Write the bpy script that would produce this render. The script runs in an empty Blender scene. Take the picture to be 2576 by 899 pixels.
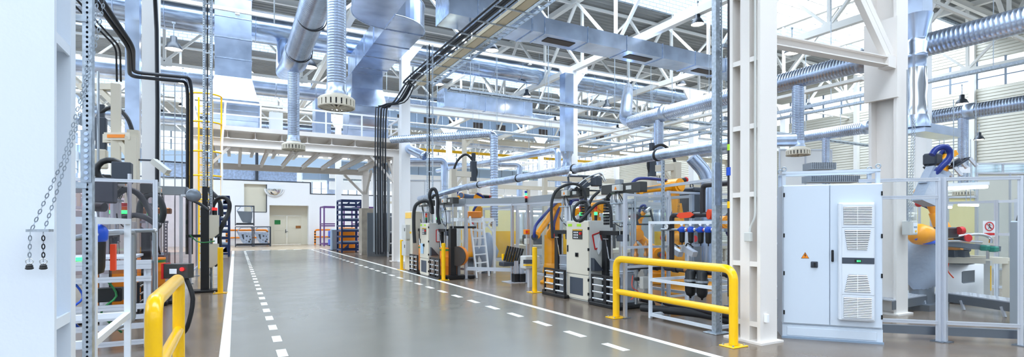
import bpy, bmesh, math, random
from mathutils import Vector, Matrix
random.seed(7)
V = Vector; PI = math.pi
COL = bpy.context.scene.collection
# ---------------------------------------------------------------- camera geometry (photo 2576 x 899)
FPX = 1290.0; TH = math.atan(696/FPX); S_, C_ = math.sin(TH), math.cos(TH); EYE = 1.65
def ray(u, v):
    r = (u-1288)/FPX; k = (567-v)/FPX
    return V((S_+C_*r, C_-S_*r, k))
def D(u, v, d): return V((0, 0, EYE)) + ray(u, v)*d
def AX(u, v, x): a = ray(u, v); return V((0, 0, EYE)) + a*(x/a.x)
def AY(u, v, y): a = ray(u, v); return V((0, 0, EYE)) + a*(y/a.y)
# ---------------------------------------------------------------- materials
def lin(c): return tuple((x/255/12.92 if x/255 <= .04045 else ((x/255+.055)/1.055)**2.4) for x in c) + (1,)
MATS = {}
def mat(name, c, rough=.5, metal=0., bump=0., bs=40., var=0., vs=3., emit=0., coat=0., spec=.5, stretch=None):
    m = bpy.data.materials.new(name); m.use_nodes = True; MATS[name] = m
    nt = m.node_tree; b = nt.nodes['Principled BSDF']
    b.inputs['Base Color'].default_value = lin(c); b.inputs['Roughness'].default_value = rough
    b.inputs['Metallic'].default_value = metal; b.inputs['Coat Weight'].default_value = coat
    b.inputs['Specular IOR Level'].default_value = spec
    if emit:
        b.inputs['Emission Color'].default_value = lin(c); b.inputs['Emission Strength'].default_value = emit
    if bump or var:
        tc = nt.nodes.new('ShaderNodeTexCoord'); mp = nt.nodes.new('ShaderNodeMapping')
        nt.links.new(tc.outputs['Object'], mp.inputs[0])
        if stretch: mp.inputs['Scale'].default_value = stretch
        n = nt.nodes.new('ShaderNodeTexNoise'); n.inputs['Scale'].default_value = bs if bump else vs
        nt.links.new(mp.outputs[0], n.inputs['Vector'])
        if bump:
            bp = nt.nodes.new('ShaderNodeBump'); bp.inputs['Strength'].default_value = bump; bp.inputs['Distance'].default_value = .02
            nt.links.new(n.outputs['Fac'], bp.inputs['Height']); nt.links.new(bp.outputs[0], b.inputs['Normal'])
        if var:
            n2 = nt.nodes.new('ShaderNodeTexNoise'); n2.inputs['Scale'].default_value = vs; n2.inputs['Detail'].default_value = 4
            nt.links.new(mp.outputs[0], n2.inputs['Vector'])
            mx = nt.nodes.new('ShaderNodeMix'); mx.data_type = 'RGBA'
            mx.inputs['A'].default_value = lin([x*(1-var) for x in c]); mx.inputs['B'].default_value = lin([min(255, x*(1+var)) for x in c])
            rp = nt.nodes.new('ShaderNodeMapRange'); rp.inputs['From Min'].default_value = .3; rp.inputs['From Max'].default_value = .7
            nt.links.new(n2.outputs['Fac'], rp.inputs['Value']); nt.links.new(rp.outputs[0], mx.inputs['Factor'])
            nt.links.new(mx.outputs['Result'], b.inputs['Base Color'])
    return m
mat('white_paint', (246,247,248), .45, bump=.08, bs=60); mat('cream_paint', (236,230,224), .45, bump=.05, bs=60)
mat('beige', (218,210,192), .45); mat('grey_box', (205,205,200), .4)
mat('steel_cool', (222,229,238), .45, bump=.05, bs=30)  # cool light on the near white column put into this base colour
mat('galv', (192,207,232), .27, 1, var=.1, vs=1.3, bump=.05, bs=2.5)
mat('galv_band', (184,202,232), .2, 1, var=.13, vs=2.2, stretch=(1,1,6))
mat('galv_flat', (190,204,226), .33, 1, var=.1, vs=6)
mat('zinc', (178,188,198), .42, .75, var=.1, vs=20)
mat('alu', (212,216,224), .4, .6); mat('alu_dark', (130,138,148), .4, .8)
mat('chrome', (225,228,232), .12, 1); mat('steel_pipe', (170,176,182), .28, 1)
mat('dark_steel', (70,76,86), .5, .4); mat('black', (22,23,26), .45); mat('rubber', (36,38,42), .55); mat('blackpipe', (42,38,42), .35)
mat('yellow', (255,198,0), .25, coat=.15); mat('yellow_matt', (240,190,10), .5); mat('robot_yellow', (255,168,0), .35, coat=.1)
mat('orange', (246,140,20), .45); mat('green_band', (30,120,60), .5); mat('drum_grey', (150,156,166), .35, .3, bump=.1, bs=8)
mat('blue', (20,80,200), .35); mat('hose_blue', (16,42,125), .4); mat('navy', (26,48,96), .5); mat('purple', (104,70,130), .5)
mat('red', (214,30,30), .4); mat('orange_red', (236,72,30), .45); mat('brass', (176,120,70), .35, .7); mat('lime', (180,230,40), .5)
mat('grey_cover', (160,172,190), .55, bump=.5, bs=9); mat('blue_cloth', (88,112,150), .7, bump=.6, bs=16)
mat('roof', (146,148,146), .6, var=.06, vs=.5); mat('roof_dark', (120,128,138), .6); mat('concrete', (168,158,144), .7, var=.08, vs=3)
mat('truss', (232,232,228), .5); mat('band_blue', (150,170,192), .5, .3); mat('cladding', (196,204,212), .5); mat('siding', (222,220,208), .5)
mat('tray_beige', (214,202,172), .5); mat('cable', (20,24,32), .45); mat('mullion', (120,134,150), .5); mat('grille', (72,64,60), .6, .3); mat('cab_paint', (208,218,230), .4)
mat('cab_panel', (222,228,236), .35); mat('slot_dark', (66,74,86), .5); mat('paper', (240,242,245), .6); mat('blue_film', (170,210,240), .3)
mat('door_cream', (222,216,196), .5); mat('lamp_shell', (60,66,74), .4, .5); mat('box_side', (150,156,162), .45)
mat('mirror', (235,238,240), .04, 1); mat('teal', (20,130,110), .5); mat('hmi', (60,60,58), .3); mat('pale_yellow', (244,232,170), .6)
mat('lamp_glow', (255,244,225), .4, emit=9); mat('tube_glow', (255,250,240), .4, emit=5); mat('green_glow', (40,255,90), .3, emit=3)
mat('red_glow', (255,30,30), .3, emit=1.6); mat('amber', (230,90,20), .3); mat('red_lens', (190,30,26), .3); mat('green_lens', (20,120,60), .3); mat('blue_lens', (20,60,190), .3)
mat('window_glow', (236,244,255), .4, emit=1.5); mat('line_white', (240,240,236), .5)
def glassmat(name, tint, fac):
    m = bpy.data.materials.new(name); m.use_nodes = True; MATS[name] = m; nt = m.node_tree; nt.nodes.clear()
    o = nt.nodes.new('ShaderNodeOutputMaterial'); t = nt.nodes.new('ShaderNodeBsdfTransparent'); g = nt.nodes.new('ShaderNodeBsdfGlossy')
    t.inputs['Color'].default_value = tint; g.inputs['Roughness'].default_value = .05; mx = nt.nodes.new('ShaderNodeMixShader')
    mx.inputs[0].default_value = fac; nt.links.new(t.outputs[0], mx.inputs[1]); nt.links.new(g.outputs[0], mx.inputs[2]); nt.links.new(mx.outputs[0], o.inputs[0])
glassmat('glass', (.96, .975, .98, 1), .035); glassmat('glass_smoke', (.86, .82, .84, 1), .05); glassmat('glass_blue', (.7, .85, .95, 1), .25)
def floor_material():
    m = bpy.data.materials.new('floor_paint'); m.use_nodes = True; MATS['floor_paint'] = m; nt = m.node_tree; b = nt.nodes['Principled BSDF']
    L = nt.links.new; N = nt.nodes.new
    tc = N('ShaderNodeTexCoord'); sp = N('ShaderNodeSeparateXYZ'); L(tc.outputs['Object'], sp.inputs[0])
    def cmp(out, op, val):
        n = N('ShaderNodeMath'); n.operation = op; L(out, n.inputs[0]); n.inputs[1].default_value = val; return n.outputs[0]
    def mul(a, c):
        n = N('ShaderNodeMath'); n.operation = 'MULTIPLY'; L(a, n.inputs[0]); L(c, n.inputs[1]); return n.outputs[0]
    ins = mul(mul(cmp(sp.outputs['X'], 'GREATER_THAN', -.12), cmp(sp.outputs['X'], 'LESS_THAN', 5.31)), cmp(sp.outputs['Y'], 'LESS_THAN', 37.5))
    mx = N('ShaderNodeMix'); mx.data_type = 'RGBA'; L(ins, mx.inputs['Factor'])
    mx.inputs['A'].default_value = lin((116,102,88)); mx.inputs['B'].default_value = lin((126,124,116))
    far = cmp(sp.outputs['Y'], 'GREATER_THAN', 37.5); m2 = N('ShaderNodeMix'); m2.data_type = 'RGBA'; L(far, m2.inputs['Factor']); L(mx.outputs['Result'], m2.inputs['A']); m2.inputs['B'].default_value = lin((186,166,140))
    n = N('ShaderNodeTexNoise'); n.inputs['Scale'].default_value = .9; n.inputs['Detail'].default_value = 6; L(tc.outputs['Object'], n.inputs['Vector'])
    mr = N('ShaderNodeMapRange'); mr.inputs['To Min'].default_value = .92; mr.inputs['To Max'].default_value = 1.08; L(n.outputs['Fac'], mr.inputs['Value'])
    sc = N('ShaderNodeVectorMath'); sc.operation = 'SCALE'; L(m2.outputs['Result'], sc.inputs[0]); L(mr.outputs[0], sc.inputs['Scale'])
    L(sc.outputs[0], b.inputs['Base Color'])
    n2 = N('ShaderNodeTexNoise'); n2.inputs['Scale'].default_value = 1.6; n2.inputs['Detail'].default_value = 5; L(tc.outputs['Object'], n2.inputs['Vector'])
    r = N('ShaderNodeMapRange'); r.inputs['To Min'].default_value = .14; r.inputs['To Max'].default_value = .3; L(n2.outputs['Fac'], r.inputs['Value']); L(r.outputs[0], b.inputs['Roughness'])
    n3 = N('ShaderNodeTexNoise'); n3.inputs['Scale'].default_value = 14; L(tc.outputs['Object'], n3.inputs['Vector'])
    bp = N('ShaderNodeBump'); bp.inputs['Strength'].default_value = .012; bp.inputs['Distance'].default_value = .02; L(n3.outputs['Fac'], bp.inputs['Height']); L(bp.outputs[0], b.inputs['Normal'])
    b.inputs['Specular IOR Level'].default_value = .6
floor_material()
# ---------------------------------------------------------------- mesh builder
class MB:
    cnt = 0
    def __init__(s): s.v = []; s.f = []; s.sm = []
    def add(s, vs, fs, smooth=False):
        n = len(s.v); s.v += [tuple(p) for p in vs]; s.f += [tuple(i+n for i in f) for f in fs]; s.sm += [smooth]*len(fs); return s
    def box(s, a, b):
        x0, y0, z0 = (min(a[i], b[i]) for i in range(3)); x1, y1, z1 = (max(a[i], b[i]) for i in range(3))
        MB.cnt += 1; e = min((MB.cnt*.618034 % 1)*.0012, (x1-x0)*.2, (y1-y0)*.2, (z1-z0)*.2); x0 += e; y0 += e; x1 -= e; y1 -= e; z1 -= e
        return s.add([(x0,y0,z0),(x1,y0,z0),(x1,y1,z0),(x0,y1,z0),(x0,y0,z1),(x1,y0,z1),(x1,y1,z1),(x0,y1,z1)],
                     [(0,3,2,1),(4,5,6,7),(0,1,5,4),(1,2,6,5),(2,3,7,6),(3,0,4,7)])
    def cbox(s, c, d): return s.box([c[i]-d[i]/2 for i in range(3)], [c[i]+d[i]/2 for i in range(3)])
    def rbox(s, a, b, r=.01):   # box with chamfered vertical and horizontal edges
        x0, y0, z0 = (min(a[i], b[i]) for i in range(3)); x1, y1, z1 = (max(a[i], b[i]) for i in range(3)); vs = []
        for z, e in ((z0, r), (z0+r, 0), (z1-r, 0), (z1, r)):
            for px, py in ((x0+r,y0+0),(x1-r,y0),(x1,y0+r),(x1,y1-r),(x1-r,y1),(x0+r,y1),(x0,y1-r),(x0,y0+r)):
                vs.append((min(max(px, x0+e), x1-e), min(max(py, y0+e), y1-e), z))
        fs = [tuple(range(7, -1, -1)), tuple(range(24, 32))]
        for k in range(3):
            for i in range(8): j = (i+1) % 8; fs.append((k*8+i, k*8+j, k*8+8+j, k*8+8+i))
        return s.add(vs, fs)
    def frame(s, p, q):
        d = (V(q)-V(p)); L = d.length; d = d.normalized(); up = V((0,0,1)) if abs(d.z) < .95 else V((0,1,0))
        a = d.cross(up).normalized(); b = a.cross(d).normalized(); return d, a, b, L
    def bar(s, p, q, w, h=None, sec=None):
        h = h or w; d, a, b, L = s.frame(p, q); sec = sec or [(-w/2,-h/2),(w/2,-h/2),(w/2,h/2),(-w/2,h/2)]; n = len(sec)
        vs = [V(e) + a*x + b*y for e in (p, q) for x, y in sec]
        return s.add(vs, [tuple(range(n-1, -1, -1)), tuple(range(n, 2*n))] + [(i, (i+1) % n, n+(i+1) % n, n+i) for i in range(n)])
    def alu(s, p, q, w=.05, h=None):
        h = h or w; g = w*.12; t = w*.14; sec = []
        for (ax, ay, bx, by) in ((-1,-1,1,-1),(1,-1,1,1),(1,1,-1,1),(-1,1,-1,-1)):
            A = V((ax*w/2, ay*h/2)); B = V((bx*w/2, by*h/2)); m = (A+B)/2; dr = (B-A).normalized(); inn = V((-dr.y, dr.x))
            sec += [A, m-dr*g, m-dr*g+inn*t, m+dr*g+inn*t, m+dr*g]
        return s.bar(p, q, w, h, [(c.x, c.y) for c in sec])
    def ibeam(s, p, q, w, h, t=.02):
        W, Hh = w/2, h/2
        return s.bar(p, q, w, h, [(-W,-Hh),(W,-Hh),(W,-Hh+t),(t/2,-Hh+t),(t/2,Hh-t),(W,Hh-t),(W,Hh),(-W,Hh),(-W,Hh-t),(-t/2,Hh-t),(-t/2,-Hh+t),(-W,-Hh+t)])
    def cyl(s, p, q, r, r2=None, n=16, cap=True):
        r2 = r if r2 is None else r2; d, a, b, L = s.frame(p, q); vs = []
        for e, R in ((p, r), (q, r2)):
            for i in range(n): t = 2*PI*i/n; vs.append(V(e) + a*math.cos(t)*R + b*math.sin(t)*R)
        s.add(vs, [(i, (i+1) % n, n+(i+1) % n, n+i) for i in range(n)], True)
        if cap: s.add(vs, [tuple(range(n-1, -1, -1)), tuple(range(n, 2*n))])
        return s
    def lathe(s, o, prof, n=24, axis=(0,0,1)):
        d = V(axis).normalized(); up = V((0,0,1)) if abs(d.z) < .95 else V((1,0,0)); a = d.cross(up).normalized(); b = d.cross(a)
        vs = []; m = len(prof)
        for R, z in prof:
            for i in range(n): t = 2*PI*i/n; vs.append(V(o) + d*z + a*math.cos(t)*max(R, 1e-4) + b*math.sin(t)*max(R, 1e-4))
        fs = [(k*n+i, k*n+n+i, k*n+n+(i+1) % n, k*n+(i+1) % n) for k in range(m-1) for i in range(n)]
        return s.add(vs, fs, True)
    def tube(s, pts, r, n=10, smooth=4, cap=True, rad=None):
        P = [V(p) for p in pts]
        if smooth and len(P) > 2:
            Q = []
            for i in range(len(P)-1):
                p0 = P[max(i-1, 0)]; p1 = P[i]; p2 = P[i+1]; p3 = P[min(i+2, len(P)-1)]
                for k in range(smooth):
                    t = k/smooth; Q.append(.5*((2*p1) + (p2-p0)*t + (2*p0-5*p1+4*p2-p3)*t*t + (3*p1-p0-3*p2+p3)*t*t*t))
            P = Q + [P[-1]]
        d = (P[1]-P[0]).normalized(); up = V((0,0,1)) if abs(d.z) < .9 else V((0,1,0)); a = d.cross(up).normalized(); vs = []
        for i, p in enumerate(P):
            d = ((P[min(i+1, len(P)-1)]) - P[max(i-1, 0)]).normalized(); a = (a - d*a.dot(d)).normalized(); b = d.cross(a)
            R = r if rad is None else rad(i/(len(P)-1))
            for k in range(n): t = 2*PI*k/n; vs.append(p + a*math.cos(t)*R + b*math.sin(t)*R)
        s.add(vs, [(i*n+k, i*n+(k+1) % n, i*n+n+(k+1) % n, i*n+n+k) for i in range(len(P)-1) for k in range(n)], True)
        if cap: s.add(vs, [tuple(range(n-1, -1, -1)), tuple(range(len(vs)-n, len(vs)))])
        return s
    def elbow_pipe(s, pts, r, R=None, n=14, seg=6):   # straight runs joined by round elbows
        R = R or r*1.6; P = [V(p) for p in pts]; out = [P[0]]
        for i in range(1, len(P)-1):
            a = (P[i-1]-P[i]); b = (P[i+1]-P[i]); t = min(R, a.length*.49, b.length*.49); A = P[i]+a.normalized()*t; B = P[i]+b.normalized()*t
            for k in range(seg+1): u = k/seg; out.append(A*(1-u)**2 + P[i]*2*u*(1-u) + B*u*u)
        out.append(P[-1]); return s.tube(out, r, n, 0)
    def spiral(s, p, q, r, pitch=.12, n=20, cap=False):   # ribbed ventilation tube
        d, a, b, L = s.frame(p, q); m = max(2, int(L/pitch)); prof = []
        for i in range(m): z = i*L/m; e = L/m; prof += [(r, z), (r, z+e*.8), (r*1.018, z+e*.88), (r*1.018, z+e*.94), (r, z+e*.99)]
        return s.lathe(p, prof, n, d)
    def prism(s, poly, axis, a, b):
        n = len(poly)
        def P(c, t): return (t, c[0], c[1]) if axis == 0 else ((c[0], t, c[1]) if axis == 1 else (c[0], c[1], t))
        return s.add([P(c, a) for c in poly] + [P(c, b) for c in poly], [tuple(range(n-1, -1, -1)), tuple(range(n, 2*n))] + [(i, (i+1) % n, n+(i+1) % n, n+i) for i in range(n)])
    def sphere(s, c, r, n=12, sc=(1,1,1)):
        vs = []; m = n//2
        for i in range(m+1):
            for k in range(n): t = PI*i/m; p = 2*PI*k/n; R = max(math.sin(t), 1e-3)*r; vs.append((c[0]+R*math.cos(p)*sc[0], c[1]+R*math.sin(p)*sc[1], c[2]+r*math.cos(t)*sc[2]))
        return s.add(vs, [(i*n+k, i*n+n+k, i*n+n+(k+1) % n, i*n+(k+1) % n) for i in range(m) for k in range(n)], True)
    def torus(s, c, R, r, ax=2, n=20, m=8):
        vs = []
        for i in range(n):
            t = 2*PI*i/n
            for k in range(m):
                p = 2*PI*k/m; q = [(R+r*math.cos(p))*math.cos(t), (R+r*math.cos(p))*math.sin(t), r*math.sin(p)]
                if ax == 0: q = [q[2], q[0], q[1]]
                if ax == 1: q = [q[0], q[2], q[1]]
                vs.append([c[j]+q[j] for j in range(3)])
        return s.add(vs, [(i*m+k, ((i+1) % n)*m+k, ((i+1) % n)*m+(k+1) % m, i*m+(k+1) % m) for i in range(n) for k in range(m)], True)
    def perf(s, p, w, z0, z1, nrm, pitch=.05, hole=.011):   # perforated strut channel, upright, open holes in the front web
        nrm = V(nrm).normalized(); side = V((-nrm.y, nrm.x, 0)); p = V(p); n = int((z1-z0)/pitch); dep = w*.8
        for k in range(n):
            z = z0+k*pitch; c = p + V((0,0,z+pitch/2)); o = [c+side*(x*w/2)+V((0,0,y*pitch/2)) for x, y in ((-1,-1),(0,-1),(1,-1),(1,0),(1,1),(0,1),(-1,1),(-1,0))]
            h = [c+side*(math.cos(t)*hole)+V((0,0,math.sin(t)*hole*1.3)) for t in [(-.75+.25*j)*PI for j in range(8)]]
            s.add(o+h, [(j, (j+1) % 8, 8+(j+1) % 8, 8+j) for j in range(8)])
        for e in (-1, 1):
            a = p+side*(e*w/2); s.add([a+V((0,0,z0)), a+V((0,0,z1)), a-nrm*dep+V((0,0,z1)), a-nrm*dep+V((0,0,z0))], [(0,1,2,3)])
            bb = a-side*(e*w*.2)-nrm*dep; c2 = a-nrm*dep; s.add([c2+V((0,0,z0)), c2+V((0,0,z1)), bb+V((0,0,z1)), bb+V((0,0,z0))], [(0,1,2,3)])
        return s
    def mesh(s, name):
        me = bpy.data.meshes.new(name); me.from_pydata(s.v, [], s.f); me.update()
        bm = bmesh.new(); bm.from_mesh(me); bmesh.ops.recalc_face_normals(bm, faces=bm.faces); bm.to_mesh(me); bm.free()
        if len(me.polygons) == len(s.sm): me.polygons.foreach_set('use_smooth', s.sm)
        return me
WM = {}
def thing(name, label, cat, loc=(0,0,0), rz=0., group=None, kind=None):
    o = bpy.data.objects.new(name, None); COL.objects.link(o); o.empty_display_size = .1
    o.location = loc; o.rotation_euler = (0, 0, rz); o['label'] = label; o['category'] = cat
    if group: o['group'] = group
    if kind: o['kind'] = kind
    WM[o] = Matrix.Translation(V(loc)) @ Matrix.Rotation(rz, 4, 'Z'); return o
SPLIT = set('cylinder_plate knee_brace main_beam floor_joist duct_flange duct_seam duct_coupling duct_clamp air_grille pipe_clamp support_frame hanger_rod cable_bundle conduit_pipe bent_tube cable_loom hose_set valve_block gusset cable_set white_duct suspension instrument blue_filters access_hole panel_joint tie_rod lamp_arm relief_valve bracket balancer brass_union sheet_layer tray_pan main_pipe guard_railing_post'.split())
def islands(mb):
    key = {}; par = {}
    def find(x):
        while par[x] != x: par[x] = par[par[x]]; x = par[x]
        return x
    ids = []
    for p in mb.v:
        k = (round(p[0], 4), round(p[1], 4), round(p[2], 4)); ids.append(key.setdefault(k, len(key)))
    for i in set(ids): par[i] = i
    for f in mb.f:
        a = find(ids[f[0]])
        for j in f[1:]: par[find(ids[j])] = a
    out = {}
    for f, s_ in zip(mb.f, mb.sm): out.setdefault(find(ids[f[0]]), []).append((f, s_))
    res = []
    for fs in out.values():
        n = MB(); mp_ = {}
        for f, s_ in fs:
            g = []
            for j in f:
                if j not in mp_: mp_[j] = len(n.v); n.v.append(mb.v[j])
                g.append(mp_[j])
            n.f.append(tuple(g)); n.sm.append(s_)
        res.append(n)
    return res
def part(name, mb, m, parent=None, world=False, label=None):
    if name in SPLIT and parent is not None:
        isl = islands(mb)
        if 1 < len(isl) <= 60: return [part0(name, q, m, parent, world, label) for q in isl][0]
    return part0(name, mb, m, parent, world, label)
def part0(name, mb, m, parent=None, world=False, label=None):
    me = mb.mesh(name); o = bpy.data.objects.new(name, me); COL.objects.link(o); me.materials.append(MATS[m])
    if parent is not None:
        if world: me.transform(WM[parent].inverted())
        o.parent = parent; WM[o] = WM[parent]
    else: WM[o] = Matrix.Identity(4)
    if label: o['label'] = label
    return o
def solo(name, mb, m, label, cat, group=None, kind=None):
    o = part(name, mb, m); o['label'] = label; o['category'] = cat
    if group: o['group'] = group
    if kind: o['kind'] = kind
    return o
def struct(name, mb, m, label=None):
    o = part(name, mb, m); o['kind'] = 'structure'
    if label: o['label'] = label
    return o
def copy_tree(o, parent=None):
    c = o.copy(); COL.objects.link(c); c.parent = parent; WM[c] = WM[o]
    for ch in [x for x in KIDS.get(o, [])] or list(o.children): copy_tree(ch, c)
    return c
KIDS = {}
def dup(o, loc, rz=0, label=None, group=None):
    c = copy_tree(o); c.location = loc; c.rotation_euler = (0, 0, rz)
    if label: c['label'] = label
    if group: c['group'] = group
    return c
def text(txt, size, M4, m, parent, name='lettering', ext=.001):
    cu = bpy.data.curves.new(name, 'FONT'); cu.body = txt; cu.size = size; cu.extrude = ext; cu.align_x = 'CENTER'; cu.align_y = 'CENTER'
    t = bpy.data.objects.new(name+'_src', cu); COL.objects.link(t); dg = bpy.context.evaluated_depsgraph_get()
    me = bpy.data.meshes.new_from_object(t.evaluated_get(dg)); bpy.data.objects.remove(t); me.name = name
    me.transform(WM[parent].inverted() @ M4); o = bpy.data.objects.new(name, me); COL.objects.link(o); me.materials.clear(); me.materials.append(MATS[m]); o.parent = parent; WM[o] = WM[parent]; return o
def facing(p, n, roll=0):  # matrix: text plane at p, facing direction n, upright
    n = V(n).normalized(); x = V((0,0,1)).cross(n).normalized(); y = n.cross(x)
    m = Matrix((x, y, n)).transposed().to_4x4(); m.translation = V(p); return m @ Matrix.Rotation(roll, 4, 'Z')
# ---------------------------------------------------------------- camera, world, view
cd = bpy.data.cameras.new('camera'); cam = bpy.data.objects.new('camera', cd); COL.objects.link(cam)
cd.sensor_fit = 'HORIZONTAL'; cd.sensor_width = 36; cd.lens = FPX/2576*36; cd.shift_y = (567-449.5)/2576; cd.clip_start = .05; cd.clip_end = 400
cam.location = (0, 0, EYE); cam.rotation_euler = (PI/2, 0, -TH); sc = bpy.context.scene; sc.camera = cam
sc.view_settings.view_transform = 'Standard'; sc.view_settings.look = 'None'; sc.view_settings.gamma = 1; sc.view_settings.exposure = .85
try: sc.view_settings.use_curve_mapping = False
except Exception: pass
w = bpy.data.worlds.new('sky'); sc.world = w; w.use_nodes = True; bg = w.node_tree.nodes['Background']
WN = w.node_tree; tcw = WN.nodes.new('ShaderNodeTexCoord'); spw = WN.nodes.new('ShaderNodeSeparateXYZ'); WN.links.new(tcw.outputs['Generated'], spw.inputs[0])
mrw = WN.nodes.new('ShaderNodeMapRange'); mrw.inputs['From Min'].default_value = .15; mrw.inputs['From Max'].default_value = .8; mrw.inputs['To Min'].default_value = 1.3; mrw.inputs['To Max'].default_value = 7
WN.links.new(spw.outputs['Z'], mrw.inputs['Value']); WN.links.new(mrw.outputs[0], bg.inputs[1]); bg.inputs[0].default_value = (.77, .88, 1, 1)
sc.cycles.max_bounces = 8; sc.cycles.diffuse_bounces = 4; sc.cycles.glossy_bounces = 4; sc.cycles.transparent_max_bounces = 24
sc.cycles.use_denoising = True; sc.cycles.sample_clamp_indirect = 6
# ================================================================ SETTING
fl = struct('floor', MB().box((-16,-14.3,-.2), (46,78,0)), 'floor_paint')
def line(name, boxes):
    m = MB()
    for a, b in boxes: m.box((a[0],a[1],-.01), (b[0],b[1],.002))
    o = part(name, m, 'line_white', fl); o['kind'] = 'structure'; return o
line('lane_line', [((-.18,2),(-.06,37.2))]); line('lane_line', [((5.25,2),(5.37,38.6))])
line('dashed_lane_line', [((.47,4.2+k*.94),(.59,4.62+k*.94)) for k in range(35)])
line('dashed_lane_line', [((4.47,4.28+k*.94),(4.59,4.74+k*.94)) for k in range(35)])
line('dashed_crossing_line', [((.6+k*.95,37.3),(1.1+k*.95,37.5)) for k in range(6)])
# brick upstand material
bm_ = bpy.data.materials.new('brick_grey'); bm_.use_nodes = True; MATS['brick_grey'] = bm_; nt = bm_.node_tree
br = nt.nodes.new('ShaderNodeTexBrick'); br.inputs['Scale'].default_value = 1; br.inputs['Color1'].default_value = lin((176,190,202)); br.inputs['Color2'].default_value = lin((160,176,190)); br.inputs['Mortar'].default_value = lin((110,122,136))
br.inputs['Brick Width'].default_value = .5; br.inputs['Row Height'].default_value = .22; br.inputs['Mortar Size'].default_value = .02
tc = nt.nodes.new('ShaderNodeTexCoord'); mp = nt.nodes.new('ShaderNodeMapping'); mp.inputs['Rotation'].default_value = (PI/2, 0, 0)
nt.links.new(tc.outputs['Object'], mp.inputs[0]); nt.links.new(mp.outputs[0], br.inputs['Vector']); nt.links.new(br.outputs['Color'], nt.nodes['Principled BSDF'].inputs['Base Color'])
RZ = 13.8; X0, X1 = -16, 44
def corr(y0, y1, z=RZ):
    m = MB(); n = int((y1-y0)/.36); p = (y1-y0)/n; top = []
    for i in range(n): y = y0+i*p; top += [(y, z), (y+p*.35, z), (y+p*.5, z+.09), (y+p*.85, z+.09)]
    top.append((y1, z)); k = len(top)
    vs = [(X0, y, zz) for y, zz in top] + [(X1, y, zz) for y, zz in top]
    m.add(vs, [(i, i+1, k+i+1, k+i) for i in range(k-1)]); m.box((X0, y0, z+.1), (X1, y1, z+.35)); return m
sky = [(-3,2.5),(14.5,21.5),(32.5,39.5),(50.5,57.5),(66,72)]; prev = -14
for i, (a, b) in enumerate(sky+[(76,76)]):
    struct('ceiling', corr(prev, a), 'roof'); prev = b
for i, (a, b) in enumerate(sky):
    m = MB()
    for y in (a, b): m.box((X0, y-.08, RZ-.1), (X1, y+.08, RZ+1.3))
    struct('trim_%d' % (i+1), m, 'brick_grey'); m = MB()
    for k in range(31): m.box((X0+k*2, a, RZ+1.25), (X0+k*2+.07, b, RZ+1.33))
    for k in range(1, 7): y = a+(b-a)*k/7; m.box((X0, y-.03, RZ+1.25), (X1, y+.03, RZ+1.33))
    struct('window_%d' % (i+1), m, 'truss')
def truss(p0, p1, n, zb=10., zt=13.55, w=.12, dw=.11, phase=0, name='roof_truss'):
    m = MB(); p0 = V(p0); p1 = V(p1); d = (p1-p0)/n
    m.bar(p0+V((0,0,zb)), p1+V((0,0,zb)), w, w*1.1); m.bar(p0+V((0,0,zt)), p1+V((0,0,zt)), w, w*1.1)
    for i in range(n+1):
        P = p0+d*i
        if (i+phase) % 2 == 0:
            m.bar(P+V((0,0,zb)), P+V((0,0,zt)), dw*1.2, dw*1.2)
            for e in (-1, 1):
                if 0 <= i+e <= n: m.bar(P+V((0,0,zb+.1)), P+d*e+V((0,0,zt-.1)), dw*1.3, dw)
            q = d.normalized()*.3; m.box(P+V((-.03,-.03,zb-.12))-q, P+V((.03,.03,zb+.28))+q)
        m.box(P+V((-.08,-.08,zb-.15)), P+V((.08,.08,zb-.1)))
    return struct(name, m, 'truss')
for y in (9.4, 22.65, 31.8, 40.7, 49.7, 58.7, 67.7): truss((-16.5+.1,y,0), (42.9,y,0), 18)
for x in (15.9, 22.2, 28.6, 35): truss((x,-6.2,0), (x,76,0), 26, w=.26, zb=10.)
for x in (-9, 4.5):
    m = MB(); m.ibeam((x,-6,10.9), (x,76,10.9), .25, .4); struct('roof_beam', m, 'truss')
for y in (12.5, 26.9, 29.3, 36, 44.8, 54):   # purlins hung low under the deck
    m = MB(); m.ibeam((X0,y,13.35), (X1,y,13.35), .18, .32); struct('roof_beam', m, 'truss')
# perimeter walls
def wallstrip(name, pts, m_): 
    m = MB()
    for a, b in pts: m.box(a, b)
    return struct(name, m, m_)
yb = 75
wallstrip('wall_back', [((X0,yb,0),(X1,yb+.3,4.8)), ((X0,yb,7.6),(X1,yb+.3,9.2)), ((X0,yb,13.2),(X1,yb+.3,14))], 'cladding')
wallstrip('wall_back_band', [((X0,yb-.05,9.2),(X1,yb+.25,10.9))], 'band_blue')
def mullions(name, ax, c, a, b, z0, z1, st):
    m = MB(); k = a
    while k <= b:
        if ax == 0: m.box((k,c,z0), (k+.16,c+.1,z1))
        else: m.box((c,k,z0), (c+.1,k+.1,z1))
        k += st
    for z in (z0+(z1-z0)/3, z0+(z1-z0)*2/3):
        if ax == 0: m.box((a,c,z), (b,c+.1,z+.06))
        else: m.box((c,a,z), (c+.1,b,z+.06))
    struct(name, m, 'mullion')
mullions('window_6', 0, yb, X0, X1, 4.8, 7.6, 1.2); mullions('window_7', 0, yb, X0, X1, 10.9, 13.2, 1.5)
wallstrip('wall_left', [((X0,-14,0),(X0+.3,yb,6)), ((X0,-14,9),(X0+.3,yb,10)), ((X0,-14,13),(X0+.3,yb,14))], 'cladding')
mullions('window_8', 1, X0+.1, 6, yb, 6, 9, 1.3); mullions('window_9', 1, X0+.1, 6, yb, 10, 13, 1.3)
m = MB()
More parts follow.
